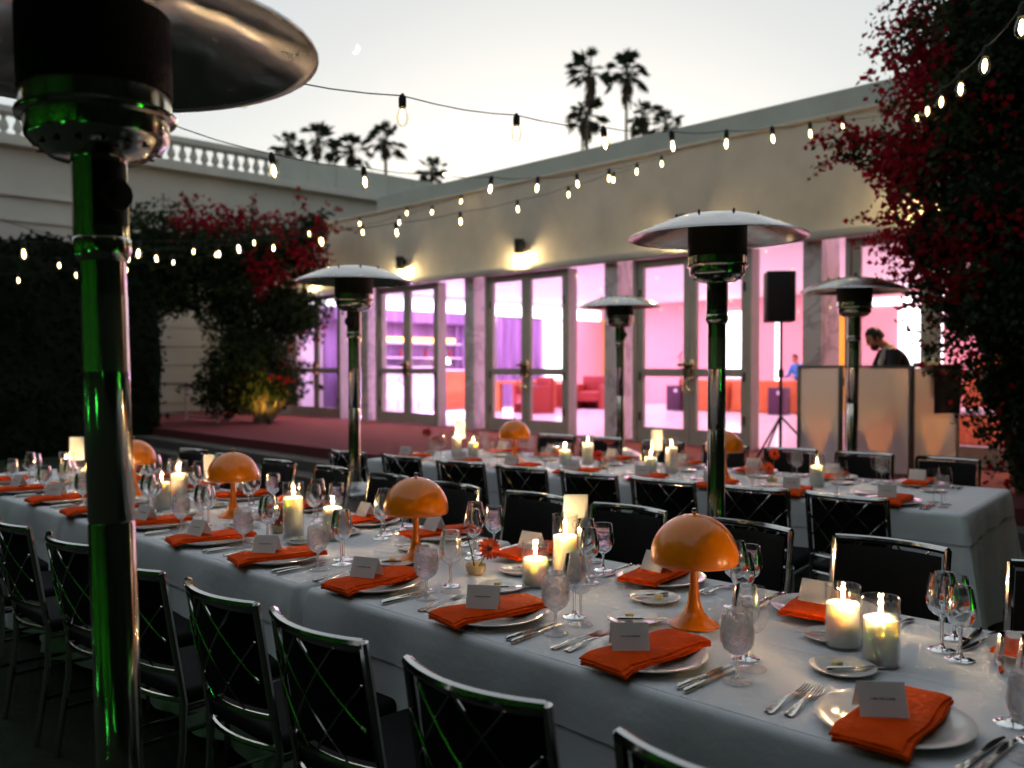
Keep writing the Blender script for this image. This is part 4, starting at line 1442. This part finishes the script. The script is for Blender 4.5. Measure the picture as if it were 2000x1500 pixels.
def setting(where, i, cx, cyy, rz, zt, near_side, detail, gname):
    M = Matrix.Translation((cx, cyy, zt)) @ Matrix.Rotation(rz, 4, 'Z')
    lab = '%s setting, %s' % (nth(i), where)
    J = lambda a=0.006: rng.uniform(-a, a)

    def put(name, me, x, y, z=0.0, r=0.0, what='', cat='', grp=''):
        o = link(name, me, None, M @ Vector((x, y, z)), (0, 0, rz + r))
        return tag(o, '%s, %s' % (what, lab), cat, grp)
    put('dinner_plate', PM['plate'], 0, 0, 0.002, 0, 'white dinner plate', 'plate', 'dinner plates')
    nr = R(rng.uniform(-15, 9))
    put('napkin', NAPK[rng.randrange(4)], 0.012 + J(0.012), -0.012 + J(0.014), 0.0265, nr, 'folded orange napkin', 'napkin', 'folded orange napkins')
    yaw = R(rng.uniform(6, 44)) if near_side else R(rng.uniform(-18, 10))
    cxx, cyy2 = (-0.004, -0.045) if near_side else (0.0, 0.02)
    c = put('place_card', PM['card'], cxx + J(0.012), cyy2 + J(0.014), 0.0445, yaw, 'white tent place card on napkin', 'place card', 'tent place cards')
    link('lettering', LET[i % 5], c)
    put('fork', PM['fork'], -0.222 + J(0.004), -0.005 + J(0.01), 0.002, R(rng.uniform(-6, 6)), 'outer silver fork', 'fork', 'silver forks')
    put('fork', PM['fork'], -0.192 + J(0.003), 0.005 + J(0.01), 0.002, R(rng.uniform(-6, 6)), 'inner silver fork', 'fork', 'silver forks')
    put('knife', PM['knife'], 0.178 + J(0.003), -0.015 + J(0.008), 0.002, R(rng.uniform(-6, 6)), 'inner silver knife', 'knife', 'silver knives')
    put('knife', PM['knife'], 0.203 + J(0.003), -0.018 + J(0.008), 0.002, R(rng.uniform(-6, 6)), 'outer silver knife', 'knife', 'silver knives')
    bx_, by_ = (-0.222 + J(), 0.262 + J()) if near_side else (-0.13 + J(), 0.235 + J())
    put('bread_plate', PM['bread'], bx_, by_, 0.002, 0, 'small bread plate', 'bread plate', 'small bread plates')
    if detail:
        put('butter_pat', PM['butter'], bx_ - 0.012, by_ - 0.004, 0.0095, J(0.6), 'butter pat', 'butter', 'butter pats')
        put('butter_knife', PM['bknife'], bx_ + 0.03, by_ + 0.004, 0.0115, R(rng.uniform(-50, -30)), 'butter knife on bread plate', 'butter knife', 'butter knives')
    gx, gy = (0.242, 0.015) if near_side else (0.245, 0.0)
    fog = detail and near_side and i < 7
    gm_ = PM['goblet_fog'] if fog else (PM['goblet'] if detail else PM['goblet_s'])
    o = put('water_goblet', gm_, gx + J(), gy + J(), 0.002, J(3), 'stemmed goblet of iced water', 'goblet', 'water goblets')
    if detail:
        link('iced_water', PM['water'], o)
    w1 = PM['wine_fog'] if (fog and i in (1, 2, 3)) else (PM['wine'] if detail else PM['wine_s'])
    put('wine_glass', w1, 0.232 + J(), 0.125 + J(), 0.002, J(3), 'taller empty wine glass', 'wine glass', 'wine glasses')
    put('wine_glass', PM['wine2'] if detail else PM['wine2_s'], 0.172 + J(), 0.185 + J(), 0.002, J(3), 'shorter empty wine glass', 'wine glass', 'wine glasses')


NPX = [-0.693, -1.311, -1.863, -2.419, -3.024, -3.544, -4.089, -4.65, -5.21, -5.77, -6.33]
for i, x in enumerate(NPX):
    setting('near side of front table', i, x, 1.885, 0, ZT, True, True, 'front')
FPX = [-0.56, -1.17, -1.76, -2.33, -2.91, -3.42, -4.0, -4.58, -5.15, -5.72, -6.3]
for i, x in enumerate(FPX):
    setting('far side of front table', i, x, 2.615, math.pi, ZT, False, True, 'front')
for i, x in enumerate([-1.88, -2.43, -2.93, -3.42, -3.97, -4.5, -5.02, -5.6]):
    q = B((x + 3.72), -BW / 2 + 0.18)
    setting('near side of back table', i, q.x, q.y, BA, ZT, True, False, 'back')
for i, x in enumerate([-1.95, -2.5, -3.05, -3.6, -4.2, -4.8, -5.3, -5.65]):
    if i == 7:
        continue
    q = B((x + 3.72), BW / 2 - 0.19)
    setting('far side of back table', i, q.x, q.y, math.pi + BA, ZT, False, False, 'back')

# ------------------------------------------------------------------ candles
CM = {}


def candle(label, x, y, h, wax, d=0.092, power=6.5, group='pillar candles in glass cylinders'):
    t = thing('pillar_candle', label, 'candle', (x, y, ZT + 0.002), rng.uniform(0, 6), group)
    r = d / 2
    key = (h, wax, d)
    if key not in CM:
        CM[key] = (G().lathe([(0.001, 0.006), (r - 0.004, 0.006), (r - 0.0025, 0.01), (r - 0.0028, h - 0.003), (r - 0.0035, h), (r - 0.0015, h + 0.0018), (r + 0.0006, h), (r, h - 0.003), (r, 0.004), (r - 0.003, 0.0), (0.001, 0.0)], 36, cap=False).mesh('cylinder', 'candle_glass', 50),
                   G().lathe([(0.001, 0.008), (r - 0.005, 0.008), (r - 0.004, 0.012), (r - 0.004, wax), (r - 0.007, wax + 0.002), (r - 0.02, wax - 0.001), (0.001, wax - 0.002)], 32, cap=False).mesh('wax', 'wax', 50),
                   G().tube([(0, 0, wax - 0.004), (0.001, 0, wax + 0.008)], 0.0012, 5).mesh('wick', 'wick'),
                   G().lathe([(0.0005, wax + 0.005), (0.0045, wax + 0.011), (0.0058, wax + 0.018), (0.0042, wax + 0.03), (0.0018, wax + 0.042), (0.0003, wax + 0.05)], 10, cap=False).mesh('flame', 'flame'))
    for nm, me in zip(('glass_cylinder', 'wax', 'wick', 'flame'), CM[key]):
        link(nm, me, t)
    lamp('POINT', 'candle_light', t, (0, 0, wax + 0.028), power, (1.0, 0.63, 0.32), 0.007)


candle('short pillar candle in glass, in front of the pair at the right', -0.865, 2.262, 0.17, 0.118)
candle('short pillar candle in glass, behind the other of the right pair', -0.993, 2.335, 0.165, 0.118)
candle('short pillar candle in glass beside the flower bowl', -2.03, 2.262, 0.15, 0.095)
candle('tall pillar candle in glass in front of the table number card', -2.03, 2.42, 0.225, 0.15)
candle('tall pillar candle in glass left of the middle orange lamp', -3.388, 2.187, 0.24, 0.175)
candle('medium pillar candle in glass beside the tall one left of middle lamp', -3.214, 2.272, 0.185, 0.14)
candle('medium pillar candle in glass just right of the foreground heater pole', -4.55, 2.14, 0.2, 0.14)
candle('tall pillar candle in glass behind the one by the heater pole', -4.62, 2.27, 0.24, 0.17)
candle('pillar candle in glass at the far left below the glowing card', -6.0, 2.2, 0.2, 0.13)
candle('short pillar candle in glass left of the foreground heater pole', -5.8, 2.25, 0.15, 0.1)
BC = 6.5
for px, py, h, wx, lb in ((-5.46, 5.1, 0.22, 0.16, 'left of the pair near the left end'), (-5.33, 5.17, 0.16, 0.12, 'right of the pair near the left end'), (-4.34, 5.17, 0.17, 0.12, 'left of the middle pair'), (-4.2, 5.27, 0.23, 0.17, 'right of the middle pair'),
                          (-3.6, 5.22, 0.16, 0.11, 'front of the pair under the lit card'), (-3.5, 5.33, 0.25, 0.18, 'taller of the pair under the lit card'), (-2.45, 5.36, 0.2, 0.13, 'single candle toward the right end')):
    candle('glass pillar candle on the back table, %s' % lb, px, py, h, wx, power=BC)

# ------------------------------------------------------------------ orange mushroom lamps
n = 40
rs, zs0, zs1 = 0.125, 0.185, 0.32
dome = [(0.001, 0.322)] + [(rs * math.sin(R(a)), zs0 + 0.015 + (zs1 - zs0 - 0.013) * math.cos(R(a))) for a in range(8, 91, 6)] + [(rs, zs0 + 0.005), (rs * 0.985, zs0)]
domi = [(r * 0.975, z - 0.003) for r, z in dome[::-1]]
LM = {'shade': G().lathe((dome + domi)[:], 48, cap=False).mesh('shade', 'lamp_orange', 60),
      'stem': G().lathe([(0.001, 0.0), (0.072, 0.0), (0.074, 0.004), (0.068, 0.008), (0.045, 0.02), (0.028, 0.04), (0.018, 0.07), (0.0125, 0.12), (0.011, 0.19), (0.016, 0.24), (0.016, 0.3)], 36, cap=False).mesh('stem', 'lamp_orange', 60),
      'finial': G().lathe([(0.004, 0.318), (0.004, 0.324), (0.007, 0.327), (0.0085, 0.332), (0.006, 0.338), (0.001, 0.34)], 16, cap=False).mesh('finial', 'chrome')}
for x, y, lb in ((-1.391, 2.238, 'glossy orange mushroom table lamp, largest, right of centre'), (-2.64, 2.252, 'glossy orange mushroom table lamp left of the flower bowl'), (-4.084, 2.288, 'glossy orange mushroom table lamp just right of the foreground heater'),
                 (-5.2, 2.28, 'orange mushroom table lamp mostly hidden behind the foreground heater'), (-4.87, 5.18, 'orange mushroom table lamp on the left part of the back table'), (-3.06, 5.29, 'orange mushroom table lamp behind the middle heater pole')):
    t = thing('mushroom_lamp', lb, 'table lamp', (x, y, ZT + 0.002), 0, 'orange mushroom lamps')
    for nm, me in LM.items():
        link(nm, me, t)

# ------------------------------------------------------------------ gerberas in clay bowls
BOWL = G().lathe([(0.001, 0), (0.024, 0), (0.034, 0.012), (0.037, 0.034), (0.035, 0.036), (0.033, 0.034), (0.03, 0.014), (0.001, 0.01)], 24, cap=False).mesh('bowl', 'clay', 50)
PET = {}
for mt in ('petal', 'petal_red'):
    g = G()
    g.grid([[(-w_, y, z) , (0, y, z - 0.002), (w_, y, z)] for y, w_, z in ((0.006, 0.002, 0.0), (0.018, 0.0052, 0.003), (0.03, 0.0058, 0.003), (0.04, 0.0035, 0.0), (0.043, 0.0005, -0.002))])
    PET[mt] = g.mesh(mt, mt, 60)
EYE = G().sphere((0, 0, 0), 0.011, 12, 6, (1, 1, 0.45)).mesh('eye', 'flower_eye')


def gerbera(label, x, y, flowers):
    t = thing('flower_bowl', label, 'flower bowl', (x, y, ZT + 0.002), rng.uniform(0, 0.4), 'gerberas in clay bowls')
    link('bowl', BOWL, t)
    for (hx, hy, hz, tx, tz, mt) in flowers:
        link('stem', G().tube([(hx * 0.03, hy * 0.03, 0.012), (hx * 0.45, hy * 0.45, hz * 0.5), (hx, hy, hz - 0.004)], [0.003, 0.0026, 0.0026], 6).mesh('stem', 'stem_green'), t)
        b = link('blossom', EYE, t, (hx, hy, hz), (tx, 0, tz))
        for k in range(20):
            link('petal', PET[mt], b, (0, 0, 0.001 * (k % 2)), (R(rng.uniform(-8, 10)), 0, 2 * math.pi * k / 20 + rng.uniform(-0.08, 0.08)))


cz = YAW
gerbera('clay bowl with two orange gerberas between lamp and candles', -2.307, 2.249, ((-0.03, -0.02, 0.165, R(10), 0, 'petal'), (0.04, 0.03, 0.092, R(62), cz, 'petal')))
gerbera('clay bowl with two red gerberas beside the tall left candle', -3.53, 2.2, ((0.03, 0.02, 0.155, R(20), cz, 'petal'), (0.0, 0.0, 0.075, R(60), cz, 'petal_red')))
gerbera('clay bowl with red gerberas at the left end of the back table', -5.72, 5.05, ((-0.03, -0.02, 0.19, R(50), cz, 'petal_red'), (0.03, 0.02, 0.12, R(50), cz, 'petal_red')))
gerbera('clay bowl with red gerberas in the middle of the back table', -4.0, 5.2, ((0.03, 0.03, 0.2, R(20), cz, 'petal_red'), (-0.03, -0.02, 0.1, R(65), cz, 'petal_red')))
gerbera('clay bowl with two orange gerberas at the right of the back table', -2.72, 5.3, ((0.01, 0.02, 0.19, R(72), cz, 'petal'), (-0.02, -0.02, 0.1, R(72), cz, 'petal')))

# ------------------------------------------------------------------ table number cards on stands
g = G()
g.box(-0.043, 0.043, -0.0008, 0.0008, 0, 0.15, Matrix.Rotation(R(6), 4, 'Z'))
g.box(-0.043, 0.043, 0.018, 0.0196, 0, 0.15, Matrix.Translation((0.003, 0, 0)) @ Matrix.Rotation(R(-4), 4, 'Z'))
NC = g.mesh('number_card', 'card', 0)
arc = [(0.011 * math.cos(R(a)), -0.0024, 0.045 + 0.014 * math.sin(R(a))) for a in range(60, 331, 18)]
NUM = G().tube(arc, 0.0011, 4).mesh('numeral', 'pale_ink')
NB = G().lathe([(0.001, 0), (0.03, 0), (0.03, 0.004), (0.004, 0.006), (0.0025, 0.12), (0.001, 0.13)], 16, cap=False).mesh('stand', 'brass')
for x, y, rz, h, lb in ((-2.05, 2.5, YAW, 0.135, 'tall white number card above the tall candle beside the flowers'), (-4.52, 2.4, YAW - 0.5, 0.12, 'tilted white number card behind the orange lamp near the heater'), (-6.05, 2.28, YAW, 0.14, 'glowing number card at the far left of the front table'),
                        (-5.5, 5.18, YAW, 0.14, 'lit number card at the left end of the back table'), (-3.62, 5.32, YAW, 0.15, 'lit number card in the middle of the back table')):
    t = thing('number_card_stand', lb, 'table number', (x, y, ZT + 0.002), rz, 'table number cards')
    link('stand', NB, t)
    c = link('card', NC, t, (0, -0.004, h))
    link('numeral', NUM, c)

# ------------------------------------------------------------------ loudspeaker on stand
t = thing('speaker_stand', 'thin black speaker stand left of the booth', 'speaker stand', H(6.35, -1.35, PZ), HA)
link('pole', G().tube([(0, 0, 0.1), (0, 0, 1.62)], 0.018, 8).mesh('pole', 'black_metal'), t)
link('collar', G().tube([(0, 0, 0.98), (0, 0, 1.07)], 0.032, 8).mesh('collar', 'black_metal'), t)
for k in range(3):
    a = k * 2.094 + 0.4
    link('leg', G().tube([(0, 0, 0.55), (0.5 * math.cos(a), 0.5 * math.sin(a), 0.01)], 0.012, 6).mesh('leg', 'black_metal'), t)
t = thing('loudspeaker', 'black loudspeaker cabinet on a tall stand before the doors', 'loudspeaker', H(6.35, -1.35, PZ + 1.6), HA + R(38))
link('cabinet', G().bbox(-0.155, 0.155, -0.02, 0.3, 0.0, 0.56, 0.012).mesh('cabinet', 'black_matte', 30), t)
link('grille', G().bbox(-0.145, 0.145, -0.035, -0.021, 0.01, 0.55, 0.006).mesh('grille', 'black_matte', 30), t)

# ------------------------------------------------------------------ the booth: scrim panels
p1, p2, p3, p4 = Vector((6.80, -1.78)), Vector((7.30, -1.86)), Vector((7.87, -1.56)), Vector((8.12, -1.05))
p0 = Vector((6.62, -1.25))
zt = 1.115


def panel(label, a, b):
    d = b - a
    L = d.length
    t = thing('booth_panel', label, 'booth panel', H(a.x, a.y, PZ), HA + math.atan2(d.y, d.x), 'white scrim panels of the booth')
    link('scrim', G().box(0.03, L - 0.03, -0.002, 0.002, 0.03, zt - 0.03).mesh('scrim', 'scrim', 0), t)
    for x in (0.012, L - 0.012):
        link('upright', G().bbox(x - 0.0115, x + 0.0115, -0.018, 0.018, 0.0, zt, 0.003).mesh('upright', 'frame_grey', 30), t)
    for z in (0.04, zt - 0.015):
        link('crossbar', G().box(0.025, L - 0.025, -0.014, 0.014, z - 0.012, z + 0.012).mesh('crossbar', 'frame_grey', 0), t)
    return t


panel('scrim panel forming the left wing of the booth', p0, p1)
panel('left front scrim panel of the booth, glowing orange below', p1, p2)
panel('right front scrim panel of the booth, behind the heater', p2, p3)
panel('orange lit scrim panel forming the right wing of the booth', p3, p4)
cl = G()
P = []
d = (p4 - p3)
for i in range(9):
    f = 0.42 + 0.58 * i / 8
    q = p3 + d * f
    nv = Vector((d.y, -d.x)).normalized()
    P.append([tuple(HM @ Vector((q.x + nv.x * o_, q.y + nv.y * o_, PZ + z))) for o_, z in ((-0.03, 0.85), (-0.022, zt + 0.002), (0.0, zt + 0.012), (0.024, zt + 0.002), (0.03 + 0.01 * math.sin(i), 0.85), (0.034 + 0.012 * math.sin(i * 1.3), 0.64))])
o = link('dark_jacket', cl.grid(P).mesh('dark_jacket', 'black_matte', 50))
tag(o, 'dark jacket hung over the right wing of the booth', 'jacket')
for x, y, lb, e in ((7.05, -1.765, 'left orange uplight at the foot of the booth', 75), (7.585, -1.655, 'middle orange uplight at the foot of the booth', 90), (7.94, -1.3, 'right orange uplight inside the right wing of the booth', 120)):
    t = thing('uplight', lb, 'uplight', H(x, y, PZ), HA, 'orange uplights in the booth')
    link('can', G().lathe([(0.001, 0), (0.022, 0), (0.026, 0.07), (0.024, 0.075)], 16, cap=False).mesh('can', 'black_metal'), t)
    link('lens', G().lathe([(0.001, 0.065), (0.022, 0.065)], 16, cap=False).mesh('lens', 'uplight_glow'), t)
    lamp('SPOT', 'uplight_lamp', t, (0, 0, 0.085), e, (1.0, 0.27, 0.02), 0.016, R(50), 0.5, rot=(R(180), 0, 0))
t = thing('equipment_table', 'black table with mixing gear behind the booth panels', 'table', H(7.3, -1.25, PZ), HA)
link('top', G().bbox(-0.42, 0.42, -0.22, 0.2, 0.9, 0.93, 0.006).mesh('top', 'black_matte', 30), t)
link('mixer', G().bbox(-0.3, 0.3, -0.16, 0.16, 0.931, 0.985, 0.008).mesh('mixer', 'black_metal', 30), t)
for sx in (-1, 1):
    for sy in (-1, 1):
        link('leg', G().tube([(sx * 0.38, sy * 0.17, 0), (sx * 0.38, sy * 0.17, 0.9)], 0.014, 6).mesh('leg', 'black_metal'), t)

# ------------------------------------------------------------------ people


def skin_mesh(name, verts, edges, radii, mat, sub=2, root=0):
    me = bpy.data.meshes.new(name)
    me.from_pydata([Vector(v) for v in verts], edges, [])
    o = bpy.data.objects.new(name, me)
    COL.objects.link(o)
    sk = o.modifiers.new('skin', 'SKIN')
    sk.use_smooth_shade = True
    for i, d_ in enumerate(me.skin_vertices[0].data):
        r = radii[i]
        d_.radius = r if isinstance(r, tuple) else (r, r)
        d_.use_root = (i == root)
    sb = o.modifiers.new('sub', 'SUBSURF')
    sb.levels = sub
    sb.render_levels = sub
    dg = bpy.context.evaluated_depsgraph_get()
    dg.update()
    m2 = bpy.data.meshes.new_from_object(o.evaluated_get(dg))
    bpy.data.objects.remove(o)
    m2.materials.clear()
    m2.materials.append(MAT[mat])
    m2.shade_smooth()
    return m2


def person(label, loc, rz, top_mat, inner_mat, bend, beard, scale=1.0):
    t = thing('person', label, 'person', loc, rz)
    t.scale = (scale,) * 3
    b = bend
    # joints: forward is +x
    pel, spi, che, nek, hed = (-0.04, 0, 0.93), (-0.01 + 0.4 * b, 0, 1.1 - 0.02 * b), (0.02 + 1.1 * b, 0, 1.3 - 0.45 * b), (0.03 + 1.35 * b, 0, 1.455 - 0.5 * b), (0.08 + 2.0 * b, 0, 1.57 - 0.85 * b)
    V = [pel, spi, che, nek, hed]
    E = [(0, 1), (1, 2), (2, 3), (3, 4)]
    Rr = [(0.15, 0.11), (0.14, 0.1), (0.155, 0.11), 0.052, 0.06]
    for s in (-1, 1):
        k = len(V)
        V += [(che[0] + 0.02, s * 0.17, che[2] + 0.07), (che[0] + 0.1, s * 0.24, 1.08), (che[0] + 0.32, s * 0.16, 1.03), (che[0] + 0.39, s * 0.14, 1.02)]
        E += [(2, k), (k, k + 1), (k + 1, k + 2), (k + 2, k + 3)]
        Rr += [0.06, 0.046, 0.032, 0.034]
        j = len(V)
        V += [(pel[0], s * 0.09, 0.86), (0.02, s * 0.1, 0.49), (-0.03, s * 0.1, 0.09), (0.1, s * 0.11, 0.04)]
        E += [(0, j), (j, j + 1), (j + 1, j + 2), (j + 2, j + 3)]
        Rr += [0.09, 0.062, 0.045, 0.04]
    body = link('body', skin_mesh('body', V, E, Rr, 'skin'), t)
    # head, facing forward and down
    tilt = R(8 + 190 * b)
    hm = Matrix.Translation(Vector(hed) + Vector((0.02, 0, 0.03))) @ Matrix.Rotation(tilt, 4, 'Y')
    hg = G()
    P = []
    for i in range(15):
        a = math.pi * i / 14
        row = []
        for j in range(20):
            c_ = 2 * math.pi * j / 20
            x, y, z = math.sin(a) * math.cos(c_) * 0.098, math.sin(a) * math.sin(c_) * 0.076, -math.cos(a) * 0.122
            if z < 0:
                x *= 1 - 0.25 * (-z / 0.12) if x < 0 else 1
                y *= 1 - 0.28 * (-z / 0.12)
                x += 0.012 * (-z / 0.12)
            row.append(hm @ Vector((x, y, z)))
        P.append(row + [row[0]])
    hg.grid(P)
    hg.add([(0.09, -0.012, 0.0), (0.09, 0.012, 0.0), (0.122, 0.0, -0.028), (0.094, -0.015, -0.034), (0.094, 0.015, -0.034), (0.092, 0, 0.03)], [(5, 0, 2), (5, 2, 1), (0, 3, 2), (2, 4, 1), (3, 4, 2)], hm)
    for s in (-1, 1):
        hg.sphere(hm @ Vector((0.0, s * 0.078, -0.005)), 0.024, 8, 6, (0.7, 0.4, 1.2))
    # one continuous body: head joined into the body mesh
    bm = bmesh.new()
    bm.from_mesh(body.data)
    tmp = hg.mesh('head', 'skin', 60)
    bm.from_mesh(tmp)
    bm.to_mesh(body.data)
    bm.free()
    bpy.data.meshes.remove(tmp)
    body.data.shade_smooth()
    eg = G()
    for s in (-1, 1):
        eg.sphere(hm @ Vector((0.084, s * 0.03, 0.012)), 0.011, 8, 6)
    link('eyes', eg.mesh('eyes', 'hair'), t)
    link('mouth', G().sphere(hm @ Vector((0.09, 0, -0.06)), 0.02, 8, 6, (0.3, 1, 0.25)).mesh('mouth', 'red_leather'), t)
    gh = G()
    P = []
    for i in range(9):
        a = math.pi * (0.42 + 0.58 * i / 8)
        row = []
        for j in range(20):
            c_ = 2 * math.pi * j / 20
            x, y, z = math.sin(a) * math.cos(c_) * 0.108, math.sin(a) * math.sin(c_) * 0.085, -math.cos(a) * 0.134
            if math.cos(c_) > 0.35 and z < 0.06:
                x *= 0.8
                z = max(z, 0.0) + 0.0
                y *= 0.92
            row.append(hm @ Vector((x - 0.006, y, z)))
        P.append(row + [row[0]])
    gh.grid(P)
    link('hair', gh.mesh('hair', 'hair'), t)
    if beard:
        link('beard', G().sphere(hm @ Vector((0.048, 0, -0.085)), 0.052, 12, 8, (1.0, 1.1, 0.95)).mesh('beard', 'hair'), t)
    # clothes
    Vj = [(pel[0], 0, 0.88), spi, che, (nek[0] - 0.03, 0, nek[2] - 0.03)]
    Ej = [(0, 1), (1, 2), (2, 3)]
    Rj = [(0.18, 0.135), (0.175, 0.13), (0.2, 0.145), 0.08]
    for s in (-1, 1):
        k = len(Vj)
        Vj += [(che[0] + 0.02, s * 0.18, che[2] + 0.07), (che[0] + 0.1, s * 0.25, 1.08), (che[0] + 0.33, s * 0.16, 1.03)]
        Ej += [(2, k), (k, k + 1), (k + 1, k + 2)]
        Rj += [0.082, 0.064, 0.048]
    link('jacket', skin_mesh('jacket', Vj, Ej, Rj, top_mat), t)
    if inner_mat:
        link('shirt', G().tube([(che[0] + 0.115, 0.02, che[2] - 0.2), (che[0] + 0.13, 0.03, che[2] - 0.02), (nek[0] + 0.03, 0.04, nek[2] - 0.02), (nek[0] - 0.04, 0.05, nek[2] + 0.015)], [0.03, 0.034, 0.04, 0.03], 8).mesh('shirt', inner_mat), t)
    Vt = [(pel[0], 0, 0.9)]
    Et, Rt = [], [(0.165, 0.12)]
    for s in (-1, 1):
        j = len(Vt)
        Vt += [(pel[0], s * 0.095, 0.82), (0.02, s * 0.1, 0.48), (-0.03, s * 0.1, 0.1)]
        Et += [(0, j), (j, j + 1), (j + 1, j + 2)]
        Rt += [0.105, 0.085, 0.07]
    link('trousers', skin_mesh('trousers', Vt, Et, Rt, 'suit'), t)
    return t


person('bearded person in a dark suit bending over the booth equipment', H(7.5, -0.84, PZ + 0.006), R(222), 'suit', 'white_shirt', 0.12, True, 0.93)
person('person in a blue shirt behind the orange draped table inside', H(0.62, 9.6, PZ + 0.006), R(250), 'blue_shirt', None, 0.03, False, 0.82)

# small amber path light in the far left dark
t = thing('path_light', 'tiny amber path light in the dark hedge at the left', 'path light', (-14.6, 3.2, 0))
link('post', G().tube([(0, 0, 0), (0, 0, 0.42)], 0.02, 6).mesh('post', 'black_metal'), t)
link('head', G().lathe([(0.03, 0.42), (0.04, 0.46), (0.02, 0.5), (0.001, 0.5)], 10).mesh('head', 'amber_glow'), t)
